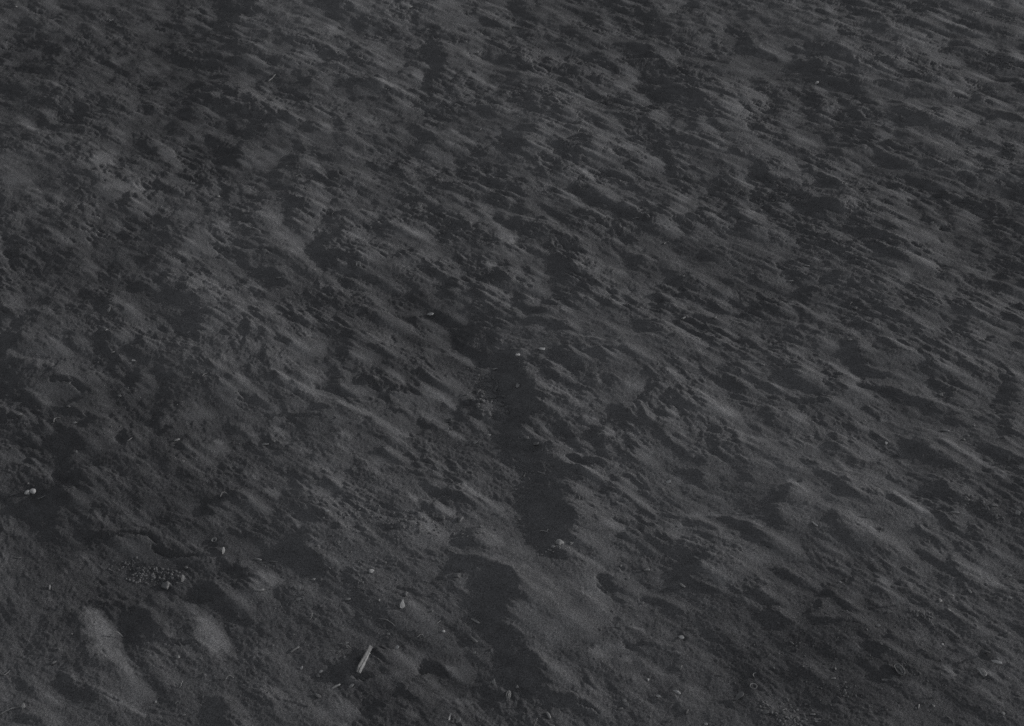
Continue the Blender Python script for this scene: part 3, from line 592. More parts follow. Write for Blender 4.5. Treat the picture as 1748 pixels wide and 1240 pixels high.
THINGS = [
 # kind, u, v, length, width, lean, material, shape, label, tilt, roll
 (P, 52, 842, 21, 15, 12, 'white', 'heart', 'white two-lobed pebble lying in the dark hollow at the left edge, largest white stone', 0, 0),
 (P, 318, 970, 8, 7, 0, 'grey', 'pebble', 'round grey pebble on the sand just right of the coarse crumbs by the footprint', 0, 0),
 (S, 312, 989, 13, 6, 85, 'grey', 'block', 'upright narrow grey chip right of the coarse crumbs, below the round grey pebble', 20, 40),
 (P, 282, 1001, 18, 14, -40, 'grey', 'clod', 'pointed grey stone with one dark face at the near edge of the coarse crumbs', 0, 0),
 (S, 381, 942, 12, 5, 75, 'pale', 'chip', 'pale leaning chip with a dark hollow on its left, right of the footprint rim', 30, 50),
 (S, 85, 1004, 9, 3, 80, 'pale', 'rod', 'short pale splinter lying in damp sand beside the shoe tread marks', 20, 0),
 (T, 198, 1089, 22, 4, 8, 'wood', 'curl', 'arched twig poking out of the bright mound beside the footprint', 0, 50),
 (P, 304, 1123, 8, 6, 20, 'pale', 'pebble', 'pale pebble with a long shadow and thin sand tail below the bright mounds', 0, 0),
 (T, 309, 1170, 13, 4, 55, 'wood', 'fork', 'small forked twig standing in sand below the pale pebble with the sand tail', 25, 0),
 (P, 266, 1199, 6, 5, 30, 'pale', 'clod', 'small squarish pale stone on the lower left sand near the bottom edge', 0, 0),
 (S, 303, 1201, 8, 7, 0, 'grey', 'cup', 'faint round shell rim flush with the sand near the squarish pale stone', 0, 0),
 (T, 21, 1215, 42, 3, 17, 'wood', 'twig', 'long thin straight twig in the bottom left corner', 0, 0),
 (S, 41, 1206, 10, 8, 70, 'pale', 'tri', 'pointed pale chip at the right end of the long corner twig', 40, 20),
 (T, 8, 1147, 17, 2.5, 10, 'wood', 'curl', 'hair-thin curled root fibre at the left edge above the corner twig', 0, 0),
 (T, 30, 952, 13, 3, 0, 'wood', 'twig', 'short thin level twig near the left edge above the shoe tread marks', 0, 0),
 (S, 2, 968, 8, 6, -40, 'grey', 'chip', 'grey chip cut by the left edge of the view beside the tread marks', 20, 0),
 (T, 392, 1160, 14, 3, 15, 'wood', 'curl', 'small bent twig on a sand tail above the dark hollow at the lower left', 0, 30),
 (S, 314, 1221, 6, 4, 0, 'pale', 'chip', 'tiny pale chip near the bottom edge right of the squarish pale stone', 10, 0),
 (P, 122, 1083, 5, 5, 0, 'grey', 'pebble', 'small grey pebble on dark sand left of the bright mound', 0, 0),
 (K, 92, 1131, 9, 6, 30, 'sand', 'clod', 'small sand lump on the lip of the lower left hollow', 0, 0),
 (P, 635, 975, 9, 9, 30, 'white', 'clod', 'small white angular stone on plain sand above the white wedge shard', 0, 0),
 (S, 687, 1033, 16, 10, 80, 'white', 'tri', 'white wedge-shaped shard standing at the head of a broad sand tail', 38, 25),
 (K, 693, 1015, 13, 9, 60, 'sand', 'clod', 'grey sand lump directly above the white wedge-shaped shard', 0, 0),
 (S, 503, 1110, 19, 4, 33, 'grey', 'rod', 'straight grey rod-like shell piece left of the big upright shard', 0, 0),
 (S, 515, 1141, 7, 4, 55, 'white', 'chip', 'tiny bright chip left of the big shard, below the straight grey rod', 25, 0),
 (S, 548, 1147, 6, 4, 40, 'white', 'chip', 'tiny bright chip just left of the dark scour of the big shard', 25, 0),
 (S, 543, 1155, 9, 5, -30, 'grey', 'chip', 'grey chip touching the sand below the tiny bright chip by the scour', 10, 0),
 (T, 589, 1103, 22, 3, -20, 'wood', 'star', 'crossed twig with side stubs at the top of the dark scour by the big shard', 0, 0),
 (S, 578, 1114, 8, 4, 30, 'grey', 'chip', 'small grey chip under the crossed twig in the dark scour', 10, 0),
 (S, 511, 1005, 9, 6, 70, 'pale', 'chip', 'pale chip standing left of the lower centre, above a triangular chip', 35, 0),
 (S, 511, 1024, 10, 8, 0, 'pale', 'tri', 'triangular pale chip below a standing chip left of the lower centre', 15, 0),
 (P, 535, 990, 8, 6, 10, 'pale', 'pebble', 'pale pebble with a short sand tail above the two standing chips', 0, 0),
 (P, 566, 1013, 5, 5, 0, 'grey', 'clod', 'small grey stone between the triangular chip and a level chip', 0, 0),
 (S, 594, 1024, 10, 5, 5, 'pale', 'chip', 'level pale chip with a short tail on open sand left of the white wedge', 8, 0),
 (T, 532, 1052, 11, 3, 70, 'wood', 'fork', 'small upright forked twig with a sand tail above the straight grey rod', 30, 0),
 (S, 563, 1067, 8, 3, 85, 'grey', 'block', 'thin upright grey chip right of the small forked twig', 30, 0),
 (S, 584, 1069, 6, 4, 20, 'grey', 'chip', 'small flat grey chip right of the thin upright chip', 5, 0),
 (S, 441, 956, 11, 4, -10, 'pale', 'rod', 'short pale rod at the lit slope left of the lower centre', 0, 0),
 (S, 468, 959, 14, 3, 0, 'grey', 'rod', 'thin level grey rod right of the short pale rod', 0, 0),
 (S, 443, 1008, 16, 4, 6, 'pale', 'rod', 'bright level sliver on the lit slope below the short pale rod', 0, 0),
 (S, 812, 1061, 18, 4, -28, 'pale', 'rod', 'pale slanting rod at the left bank of the big dark hollow', 0, 0),
 (S, 809, 1093, 15, 5, -40, 'grey', 'rod', 'thick grey slanting rod below the pale one at the bank of the big dark hollow', 0, 0),
 (P, 757, 1078, 7, 6, 20, 'white', 'clod', 'tiny bright block between the wedge shard and the big dark hollow', 0, 0),
 (T, 747, 1063, 12, 3, 30, 'wood', 'twig', 'thin bright twig just above the tiny bright block', 0, 0),
 (S, 678, 1107, 9, 5, 50, 'white', 'chip', 'bright leaning chip on the sand right of the big upright shard', 30, 0),
 (T, 717, 1086, 11, 3, 28, 'wood', 'twig', 'short slanting twig between the bright chip and the bright block', 0, 0),
 (S, 573, 1173, 18, 4, 27, 'pale', 'rod', 'pale slanting rod below the big shard', 0, 0),
 (S, 600, 1172, 10, 5, 28, 'pale', 'chip', 'pale narrow chip just right of the slanting rod below the big shard', 10, 0),
 (S, 769, 1227, 16, 5, 72, 'white', 'arc', 'bright curved sliver at the bottom edge left of the oval banded shell', 30, 0),
 (S, 783, 1231, 11, 6, 40, 'pale', 'chip', 'grey chip touching the bright curved sliver at the bottom edge', 20, 0),
 (S, 843, 1165, 9, 8, 80, 'pale', 'tri', 'small triangular chip above the oval banded shell', 30, 0),
 (K, 779, 983, 17, 9, -8, 'sand', 'clod', 'lumpy clod in the shade of the dark ledge below the centre', 0, 0),
 (P, 658, 961, 6, 6, 90, 'grey', 'clod', 'small grey stone right of the white angular stone', 0, 0),
 (P, 675, 963, 6, 5, 0, 'grey', 'pebble', 'small dull pebble right of the small grey stone', 0, 0),
 (T, 660, 1063, 32, 3, -25, 'wood', 'twig', 'long thin slanting twig above the big upright shard', 0, 0),
 (P, 738, 1044, 5, 5, 0, 'pale', 'pebble', 'tiny pale pebble right of the sand tail of the wedge shard', 0, 0),
 (P, 647, 1025, 5, 5, 0, 'pale', 'pebble', 'tiny pale pebble left of the wedge shard', 0, 0),
 (S, 663, 1083, 7, 4, -20, 'pale', 'chip', 'small pale chip above the bright leaning chip', 10, 0),
 (K, 541, 1188, 18, 7, -35, 'sand', 'clod', 'long sand lump at the lower left of the big shard', 0, 0),
 (S, 810, 1115, 5, 5, 60, 'pale', 'chip', 'tiny pale chip below the thick grey rod at the hollow', 20, 0),
 (S, 944, 934, 7, 5, 0, 'pale', 'chip', 'pale chip at the foot of the crumbly lump in the dark hollow', 10, 0),
 (S, 932, 942, 5, 4, 20, 'pale', 'clod', 'pale crumb left of the chip under the crumbly lump', 0, 0),
 (S, 924, 948, 7, 4, 0, 'grey', 'chip', 'grey chip at the lower end of the crumbs under the crumbly lump', 10, 0),
 (S, 1104, 974, 10, 4, 3, 'pale', 'rod', 'level pale rod on the smooth slope right of the lower centre', 0, 0),
 (P, 1060, 966, 5, 5, 0, 'pale', 'pebble', 'small pale pebble above and left of the level pale rod', 0, 0),
 (S, 1072, 988, 7, 4, 25, 'pale', 'chip', 'small slanting chip below and left of the level pale rod', 10, 0),
 (S, 1097, 1030, 6, 4, 20, 'pale', 'chip', 'small chip at the left end of the long dark groove right of the lower centre', 10, 0),
 (S, 1055, 1068, 10, 7, 80, 'pale', 'tri', 'pale pointed chip standing in a small pit right of the big dark hollow', 30, 0),
 (P, 1026, 1076, 5, 5, 0, 'grey', 'clod', 'tiny grey stone left of the pit with the pointed chip', 0, 0),
 (S, 1163, 1090, 13, 8, -62, 'white', 'block', 'bright four-sided shard on smooth sand, right of the lower centre', 28, 0),
 (T, 1162, 1141, 9, 4, 60, 'wood', 'fork', 'small stubby twig below the bright four-sided shard', 30, 0),
 (P, 1106, 1160, 5, 5, 0, 'white', 'pebble', 'tiny bright pebble alone on smooth sand left of the striped sliver', 0, 0),
 (S, 1155, 1185, 17, 7, -35, 'white', 'ribbed', 'bright striped sliver with a sand tail near the bottom, right of the middle', 20, 0),
 (S, 1124, 1190, 9, 5, -30, 'white', 'chip', 'bright small chip left of the striped sliver', 20, 0),
 (S, 1066, 1197, 8, 5, -20, 'pale', 'chip', 'pale flat chip above a pair of small pieces near the bottom', 10, 0),
 (S, 1071, 1204, 6, 5, 80, 'pale', 'block', 'small standing block of shell under the pale flat chip near the bottom', 40, 0),
 (S, 1059, 1211, 9, 4, 10, 'grey', 'rod', 'short grey rod left of the small standing block near the bottom', 0, 0),
 (S, 936, 1222, 13, 5, -58, 'pale', 'rod', 'pale steep rod at the bottom, right of the big dark hollow', 0, 0),
 (S, 883, 1173, 6, 6, 90, 'pale', 'tri', 'tiny pale triangle above and right of the oval banded shell', 30, 0),
 (S, 880, 1206, 14, 5, 85, 'grey', 'block', 'grey upright slab just below and right of the oval banded shell', 45, 0),
 (T, 914, 1234, 14, 4, 60, 'wood', 'star', 'branched twig at the bottom edge left of the pale steep rod', 20, 0),
 (T, 941, 1237, 14, 3, -20, 'wood', 'twig', 'low twig at the bottom edge under the pale steep rod', 0, 0),
 (S, 1205, 1237, 7, 5, -40, 'white', 'chip', 'bright chip cut by the bottom edge right of the striped sliver', 25, 0),
 (S, 1286, 1172, 13, 12, 0, 'pale', 'cup', 'round shell rim lying flat on dark damp sand, larger of the two rims', 0, 0),
 (S, 1289, 1153, 10, 8, 60, 'pale', 'arc', 'half-round shell rim just above the round shell rim on damp sand', 0, 0),
 (S, 1262, 1191, 20, 12, 35, 'grey', 'fan', 'fan-shaped grey shell piece with a dark pit on its left', 25, 0),
 (S, 1232, 1153, 8, 4, 75, 'grey', 'block', 'small upright grey chip left of the half-round rim', 35, 0),
 (S, 1173, 1216, 9, 3, 60, 'grey', 'rod', 'short steep grey rod under the striped sliver', 10, 0),
 (S, 1143, 1230, 11, 7, 20, 'grey', 'tri', 'grey triangular chip near the bottom edge under the striped sliver', 20, 0),
 (S, 1189, 953, 11, 4, -25, 'pale', 'rod', 'slanting pale rod on the slope right of centre, above a smaller one', 0, 0),
 (S, 1165, 1000, 11, 4, -35, 'pale', 'rod', 'short pale rod in the shade of a ledge below the slanting pale rod', 0, 0),
 (S, 1306, 1217, 14, 8, -10, 'grey', 'chip', 'grey flat chip at the left of the coarse crumbs near the bottom right', 15, 0),
 (P, 1427, 959, 6, 6, 0, 'grey', 'pebble', 'small oval pebble on the open slope above the right-hand hollows', 0, 0),
 (S, 1722, 983, 11, 6, -20, 'pale', 'chip', 'pale flat chip near the right edge, highest of three there', 10, 0),
 (S, 1720, 1009, 9, 4, 65, 'pale', 'block', 'pale standing chip near the right edge, middle of three there', 35, 0),
 (S, 1722, 1021, 11, 5, -22, 'pale', 'chip', 'pale slanting chip near the right edge, lowest of three there', 10, 0),
 (S, 1655, 1010, 9, 4, -50, 'pale', 'rod', 'short pale rod left of the three chips near the right edge', 0, 0),
 (S, 1623, 1017, 10, 2.5, -3, 'pale', 'rod', 'very thin level splinter left of the short pale rod at the right', 0, 0),
 (S, 1648, 1020, 6, 4, 15, 'pale', 'chip', 'tiny flat chip under the short pale rod at the right', 10, 0),
 (P, 1605, 1026, 8, 7, 20, 'pale', 'clod', 'pale angular stone below the very thin level splinter', 0, 0),
 (P, 1620, 1042, 7, 6, 0, 'pale', 'clod', 'pale lumpy stone below the pale angular stone on the right', 0, 0),
 (S, 1531, 1032, 17, 5, 86, 'pale', 'block', 'tall thin shell slab standing upright with a dark left side, lower right', 55, 0),
 (S, 1686, 1118, 17, 10, -70, 'grey', 'tri', 'leaning grey slab with a black left face above the striped cockle', 50, 0),
 (S, 1701, 1132, 17, 6, -20, 'white', 'chip', 'bright oval flake right of the striped cockle', 12, 0),
 (S, 1517, 1163, 24, 7, -8, 'grey', 'arc', 'low curved rim piece below the oval shell rim, lower right', 0, 0),
 (S, 1429, 1142, 10, 8, 70, 'grey', 'arc', 'small dark-hearted half cup left of the oval shell rim', 10, 0),
 (S, 1422, 1159, 9, 3, 5, 'pale', 'rod', 'short level pale rod under the small half cup', 0, 0),
 (S, 1351, 1098, 9, 3, -35, 'grey', 'rod', 'short slanting rod alone on the dark smooth sand, lower right', 0, 0),
 (S, 1568, 1207, 10, 3, 80, 'pale', 'rod', 'steep pale rod near the bottom right, left of a small bead', 0, 0),
 (P, 1594, 1205, 6, 4, -30, 'pale', 'pebble', 'small pale bead right of the steep pale rod', 0, 0),
 (S, 1593, 1190, 10, 4, 85, 'grey', 'block', 'thin upright grey slab above the small pale bead', 45, 0),
 (P, 1712, 1219, 7, 7, 0, 'pale', 'clod', 'small pale angular stone in the bottom right corner', 0, 0),
 (S, 1396, 1231, 10, 7, 0, 'pale', 'trough', 'open box-like shell piece at the bottom edge right of the coarse crumbs', 0, 0),
 (S, 1387, 1220, 9, 2.5, 0, 'pale', 'rod', 'thin level splinter above the open box-like shell piece', 0, 0),
 (P, 1434, 994, 5, 5, 0, 'white', 'pebble', 'tiny bright pebble in the round hollow at the right', 0, 0),
 (K, 1516, 1045, 9, 7, 0, 'sand', 'clod', 'small sand lump left of the tall thin slab', 0, 0),
 (S, 1499, 1069, 8, 5, -10, 'pale', 'chip', 'small pale chip below and left of the tall thin slab', 10, 0),
 (P, 1720, 1081, 6, 5, 0, 'grey', 'pebble', 'dull pebble at the right edge above the leaning grey slab', 0, 0),
 (T, 1622, 1229, 14, 3, -45, 'wood', 'fork', 'small dark forked twig at the bottom right edge', 0, 0),
 (S, 1652, 1166, 9, 5, 60, 'grey', 'chip', 'small grey chip below and left of the striped cockle', 20, 0),
 (P, 1609, 1101, 5, 5, 0, 'white', 'pebble', 'tiny bright pebble on the lit slope left of the leaning grey slab', 0, 0),
 (S, 12, 677, 9, 5, -50, 'pale', 'arc', 'small curved sliver at the left edge above the white two-lobed pebble', 0, 0),
 (P, 128, 722, 7, 5, 10, 'pale', 'pebble', 'pale oval pebble beside a dark hollow on the left', 0, 0),
 (S, 131, 772, 6, 3, 85, 'pale', 'chip', 'tiny pale upright chip above the left-hand hollow', 30, 0),
 (S, 302, 752, 10, 4, 18, 'pale', 'rod', 'short pale rod on the left slope, right of a thin dark twig', 0, 0),
 (T, 222, 750, 13, 3, 35, 'wood', 'twig', 'thin slanting twig in the dark hollow left of the short pale rod', 0, 0),
 (P, 313, 788, 6, 4, -10, 'pale', 'pebble', 'small pale pebble at the end of a dark crack below the short pale rod', 0, 0),
 (S, 366, 922, 10, 9, 50, 'pale', 'cup', 'broken squarish shell ring above the footprint rim', 12, 0),
 (T, 383, 847, 14, 3, 20, 'wood', 'curl', 'thin looped root at the left end of a dark ledge above the footprint', 0, 30),
 (T, 72, 849, 14, 2.5, 25, 'wood', 'twig', 'thin straight twig beside the white two-lobed pebble', 0, 0),
 (K, 117, 694, 11, 6, -15, 'sand', 'clod', 'curved sand lump beside the left-hand hollow above the pale oval pebble', 0, 0),
 (T, 98, 718, 14, 2.5, 35, 'wood', 'curl', 'thin curved root left of the pale oval pebble', 0, 0),
 (T, 350, 640, 11, 2.5, 30, 'wood', 'twig', 'thin short twig on the streaked slope left of centre', 0, 0),
 (K, 205, 677, 7, 5, 0, 'sand', 'clod', 'small lit lump at the top of the left-hand slope', 0, 0),
 (K, 32, 708, 10, 9, 60, 'sand', 'clod', 'three-cornered clod with a dark left side near the left edge', 0, 0),
 (P, 48, 826, 6, 4, 60, 'grey', 'clod', 'tiny grey stone just above the white two-lobed pebble', 0, 0),
 (S, 453, 760, 13, 5, 0, 'pale', 'chip', 'pale flat disc seen edge-on left of centre', 8, 0),
 (P, 468, 754, 5, 5, 0, 'grey', 'clod', 'small grey stone just right of the pale flat disc', 0, 0),
 (S, 571, 713, 10, 6, -30, 'pale', 'arc', 'small curved chip on the streaked ledges left of centre', 0, 0),
 (S, 766, 718, 12, 10, 10, 'grey', 'cup', 'small round shell ring by a dark pit, left of the central hollow', 10, 0),
 (S, 763, 734, 8, 6, 10, 'pale', 'chip', 'pale chip just below the small round shell ring', 15, 0),
 (S, 812, 757, 8, 7, 0, 'pale', 'tri', 'small pale triangle on the slope left of the central hollow', 20, 0),
 (S, 835, 744, 6, 6, 80, 'pale', 'clod', 'small lit stone above and right of the small pale triangle', 0, 0),
 (S, 800, 808, 14, 10, -10, 'grey', 'arc', 'half-buried shell rim left of the darkest hollow', 0, 0),
 (S, 558, 873, 8, 5, -10, 'white', 'chip', 'bright speckled chip above the lower left slope, on a line of clods', 10, 0),
 (S, 552, 884, 7, 5, 10, 'grey', 'clod', 'grey stone just below the bright speckled chip', 0, 0),
 (S, 646, 875, 9, 6, 88, 'pale', 'tri', 'upright pale tip on the line of clods above the lower middle', 45, 0),
 (P, 579, 926, 9, 7, 0, 'pale', 'clod', 'pale round-edged stone above the white angular stone', 0, 0),
 (K, 755, 885, 20, 9, -12, 'sand', 'clod', 'angular sand block in the row of clods left of the darkest hollow', 0, 0),
 (K, 785, 888, 16, 10, 70, 'sand', 'clod', 'upright angular sand block right of its longer neighbour', 0, 0),
 (K, 717, 897, 12, 8, 80, 'sand', 'clod', 'notched sand block at the left of the row of clods', 0, 0),
 (K, 822, 901, 13, 8, -50, 'sand', 'clod', 'sand block at the head of the long lit ridge below the row of clods', 0, 0),
 (S, 845, 631, 8, 4, 5, 'pale', 'chip', 'pale flake beside the dark pit just below centre', 10, 0),
 (S, 735, 540, 13, 10, -15, 'white', 'ribbed', 'white ribbed shell with a sand tail, just above centre left', 22, 0),
 (P, 926, 597, 13, 9, 0, 'white', 'pebble', 'white oblong pebble just right of centre, the brightest there', 0, 0),
 (P, 883, 607, 9, 8, 40, 'white', 'pebble', 'rounded white pebble at the top of the central dark pit', 0, 0),
 (P, 883, 660, 9, 7, -60, 'pale', 'clod', 'pale pointed stone alone inside the central dark pit', 0, 0),
 (S, 898, 815, 16, 9, 55, 'grey', 'trough', 'half tube of shell lying in the shade of the darkest hollow', 0, 0),
 (T, 925, 808, 15, 3, -18, 'wood', 'fork', 'forked thin twig in the dark hollow right of the half tube of shell', 0, 0),
 (S, 992, 851, 9, 7, 85, 'grey', 'trough', 'tiny box-like shell piece on smooth sand right of the darkest hollow', 0, 0),
 (S, 1141, 824, 10, 6, 15, 'white', 'chip', 'bright chip at the left end of a lit mound right of centre', 15, 0),
 (K, 1281, 873, 14, 12, 70, 'sand', 'tri', 'pale three-cornered slab standing on the right-hand slope', 35, 0),
 (K, 899, 749, 12, 8, 10, 'sand', 'clod', 'rounded sand lump at the lip between the two central dark pits', 0, 0),
 (K, 914, 758, 14, 9, 30, 'sand', 'clod', 'rough sand lump right of the rounded one between the central pits', 0, 0),
 (S, 1076, 726, 10, 3, -20, 'pale', 'rod', 'thin bright splinter on the streaked slope right of centre', 0, 0),
 (S, 1300, 622, 11, 3, -25, 'pale', 'rod', 'thin bright splinter at the edge of a pit on the right-hand slope', 0, 0),
 (S, 1128, 911, 10, 3, -45, 'grey', 'rod', 'short steep rod on the smooth slope below the bright chip on the mound', 0, 0),
 (T, 930, 909, 17, 4, -15, 'wood', 'fork', 'bent forked twig at the bottom of the darkest hollow', 0, 0),
 (K, 954, 927, 19, 12, 20, 'pale', 'clod', 'pale crumbly lump at the lower end of the darkest hollow', 0, 0),
 (P, 1606, 675, 10, 9, -60, 'grey', 'pebble', 'grey egg-shaped stone on the smooth slope at the right', 0, 0),
 (S, 1740, 690, 8, 7, 0, 'pale', 'cup', 'tiny pale shell ring at the right edge', 10, 0),
 (S, 1540, 741, 10, 5, 75, 'pale', 'tri', 'pale pointed chip standing left of the right-hand dark pit', 35, 0),
 (P, 1512, 757, 8, 6, 80, 'white', 'pebble', 'bright small pebble on the streaked slope left of the right-hand dark pit', 0, 0),
 (S, 1534, 777, 8, 6, 60, 'grey', 'arc', 'tiny dark ring chip below the bright small pebble at the right', 0, 0),
 (S, 1613, 736, 14, 4, -8, 'pale', 'rod', 'level pale rod above the right-hand dark pit', 0, 0),
 (P, 1663, 727, 5, 5, 0, 'pale', 'pebble', 'tiny pale pebble right of the level pale rod, highest of three', 0, 0),
 (P, 1653, 744, 5, 5, 0, 'pale', 'pebble', 'tiny pale pebble right of the level pale rod, middle of three', 0, 0),
 (P, 1644, 751, 7, 6, 20, 'grey', 'clod', 'grey pebble right of the level pale rod, lowest of three', 0, 0),
 (S, 1722, 785, 11, 4, 85, 'grey', 'block', 'upper of two upright thin slabs at the right edge', 40, 0),
 (S, 1720, 801, 9, 4, 85, 'grey', 'block', 'lower of two upright thin slabs at the right edge', 40, 0),
 (S, 1482, 880, 11, 8, 80, 'pale', 'tri', 'pale corner of shell with a dark left side on the right-hand slope', 45, 0),
 (S, 1507, 909, 12, 9, 60, 'grey', 'arc', 'cup-shaped shell piece holding a dark shadow on the right-hand slope', 20, 0),
 (S, 1630, 876, 14, 5, -10, 'pale', 'chip', 'pale flat sliver at the left of the coarse crumbs at the right', 8, 0),
 (K, 1695, 863, 15, 9, 20, 'sand', 'clod', 'largest clod among the coarse crumbs at the right', 0, 0),
 (S, 1737, 877, 8, 9, 80, 'pale', 'block', 'pale standing flake at the right edge by the coarse crumbs', 30, 0),
 (S, 1391, 895, 12, 3, -40, 'white', 'rod', 'thin bright splinter on a sand tail at the lower right slope', 0, 0),
 (S, 1404, 907, 12, 5, -60, 'grey', 'arc', 'curved grey rim piece below the thin bright splinter', 0, 0),
 (S, 1684, 634, 10, 5, -25, 'pale', 'chip', 'pale flake near the right edge above the dark band', 10, 0),
 (P, 1369, 704, 6, 5, 0, 'grey', 'pebble', 'small grey pebble in a notch of the right-hand slope', 0, 0),
 (S, 187, 530, 10, 6, 45, 'pale', 'tri', 'pale leaning chip above a dark pit on the left', 30, 0),
 (P, 182, 564, 7, 6, 60, 'pale', 'clod', 'pale pointed stone at the rim of the dark pit on the left', 0, 0),
 (S, 193, 601, 7, 3, 15, 'pale', 'rod', 'tiny pale rod under the dark pit on the left', 0, 0),
 (P, 227, 616, 6, 5, 0, 'white', 'pebble', 'tiny bright round pebble below the dark pit on the left', 0, 0),
 (P, 373, 336, 5, 5, 0, 'pale', 'pebble', 'tiny pale pebble below the long shoe tread on the upper left', 0, 0),
 (S, 329, 314, 8, 4, 0, 'pale', 'chip', 'small pale flake left of the dark cup on the upper left', 8, 0),
 (S, 60, 326, 11, 4, 12, 'grey', 'rod', 'short grey rod near the upper left edge', 0, 0),
 (T, 526, 323, 16, 2.5, -25, 'wood', 'fork', 'thin bent twig right of the dark cup on the upper left', 0, 0),
 (S, 718, 354, 12, 5, 30, 'pale', 'tri', 'pale shard at the head of a thin sand tail in the upper middle', 30, 0),
 (S, 709, 357, 7, 4, 20, 'grey', 'chip', 'small grey chip touching the pale shard in the upper middle', 10, 0),
 (T, 569, 365, 9, 2.5, 50, 'wood', 'twig', 'tiny steep twig in the dark streaks of the upper middle', 0, 0),
 (S, 612, 452, 11, 8, 75, 'pale', 'cup', 'thin oval shell rim standing in the sand above centre left', 25, 0),
 (T, 627, 418, 8, 2.5, 75, 'wood', 'twig', 'tiny upright twig above the thin oval rim', 30, 0),
 (S, 538, 577, 11, 7, -10, 'pale', 'tri', 'pale v-shaped chip on the streaks left of the centre', 20, 0),
 (P, 536, 461, 6, 4, 0, 'pale', 'pebble', 'small pale stone at the edge of a dark pit left of the thin oval rim', 0, 0),
 (P, 475, 475, 10, 5, 0, 'grey', 'pebble', 'flat grey stone inside a dark pit left of the centre', 0, 0),
 (S, 1018, 522, 7, 6, 80, 'pale', 'tri', 'small pale triangle above the white oblong pebble', 25, 0),
 (S, 1168, 544, 12, 4, 28, 'pale', 'rod', 'pale slanting rod on the slope right of centre', 0, 0),
 (S, 1221, 543, 7, 3, 40, 'grey', 'rod', 'tiny slanting rod right of the pale slanting rod', 0, 0),
 (S, 1138, 416, 12, 6, 25, 'grey', 'arc', 'faint curved rim in the streaks above and right of centre', 0, 0),
 (T, 1086, 373, 13, 3, 10, 'wood', 'star', 'star-like twig in the streaks above and right of centre', 0, 0),
 (S, 1376, 455, 12, 3, -10, 'pale', 'rod', 'bright thin splinter above a dark pit on the upper right', 0, 0),
 (S, 1349, 481, 10, 4, 0, 'pale', 'chip', 'pale level flake left of a dark pit on the upper right', 8, 0),
 (T, 1453, 519, 9, 2.5, 60, 'wood', 'twig', 'tiny steep twig on the right-hand slope', 20, 0),
 (P, 1461, 527, 8, 7, 0, 'grey', 'pebble', 'small grey pebble below the tiny steep twig on the right', 0, 0),
 (S, 1503, 553, 9, 5, 30, 'grey', 'arc', 'small grey curl of shell right of the grey pebble on the slope', 0, 0),
 (S, 1451, 581, 7, 5, 0, 'pale', 'chip', 'small pale chip at the top of a dark pit on the right', 10, 0),
 (P, 1396, 606, 8, 7, 0, 'grey', 'clod', 'grey stone with a dark left side above the right-hand ledges', 0, 0),
 (S, 1592, 381, 6, 5, 20, 'pale', 'tri', 'tiny pale triangle at the foot of a dark crescent, upper right', 20, 0),
 (S, 1699, 371, 9, 3, 0, 'pale', 'chip', 'thin pale flake near the upper right edge', 8, 0),
 (P, 189, 35, 8, 7, 0, 'pale', 'pebble', 'round pale pebble standing out near the top left corner', 0, 0),
 (P, 27, 12, 6, 4, 0, 'pale', 'pebble', 'small pale stone at the very top left corner', 0, 0),
 (P, 697, 12, 13, 8, 20, 'pale', 'clod', 'pale clod at the top edge left of the middle', 0, 0),
 (T, 464, 133, 34, 2.5, 48, 'wood', 'twig', 'long thin twig along the edge of a lit patch, upper left', 0, 0),
 (T, 815, 92, 12, 3, 0, 'wood', 'star', 'star-like twig near the top, right of the middle', 0, 0),
 (T, 820, 222, 7, 2.5, 45, 'wood', 'twig', 'tiny steep twig right of the bright streak in the upper middle', 0, 0),
 (T, 510, 303, 14, 3, -8, 'wood', 'curl', 'thin bright root at the bottom of the dark cup on the upper left', 0, 0),
 (T, 989, 224, 14, 3, 40, 'wood', 'star', 'bright star-like twig on the streaks of the upper middle, right of the bright streak', 20, 0),
 (S, 1394, 144, 9, 7, 30, 'white', 'ribbed', 'bright ribbed chip on a lit streak at the upper right', 20, 0),
 (P, 1542, 12, 7, 4, 0, 'pale', 'pebble', 'pale oval pebble at the top edge on the right', 0, 0),
 (T, 1328, 291, 9, 2.5, 88, 'wood', 'twig', 'tiny upright twig on the upper right slope', 40, 0),
 (S, 1489, 285, 8, 4, 0, 'pale', 'chip', 'small pale flake below a dark pit on the upper right', 8, 0),
]
for kc, u, v, ln, wd, ang, m, shape, label, tilt, roll in THINGS:
    put(kc[0], kc[1], u, v, ln, wd, ang, m, shape, label, tilt, roll)

# the big shard: a piece of a long shell standing on edge, banked with sand on its right
def thing(name, cat, label, u, v, ang):
    x, y, z, k = spot(u, v)
    o = bpy.data.objects.new(name, None)
    o.empty_display_size = .02
    o.location = (x, y, z); o.rotation_euler = (0, 0, heading(u, v, ang))
    o['label'], o['category'] = label, cat
    C.objects.link(o)
    return o, k
def part(name, parent, V, F, m, smooth=True, label=None):
    ob = bpy.data.objects.new(name, make(name, V, F, m, smooth))
    ob.parent = parent
    if label: ob['label'] = label
    C.objects.link(ob)
    return ob

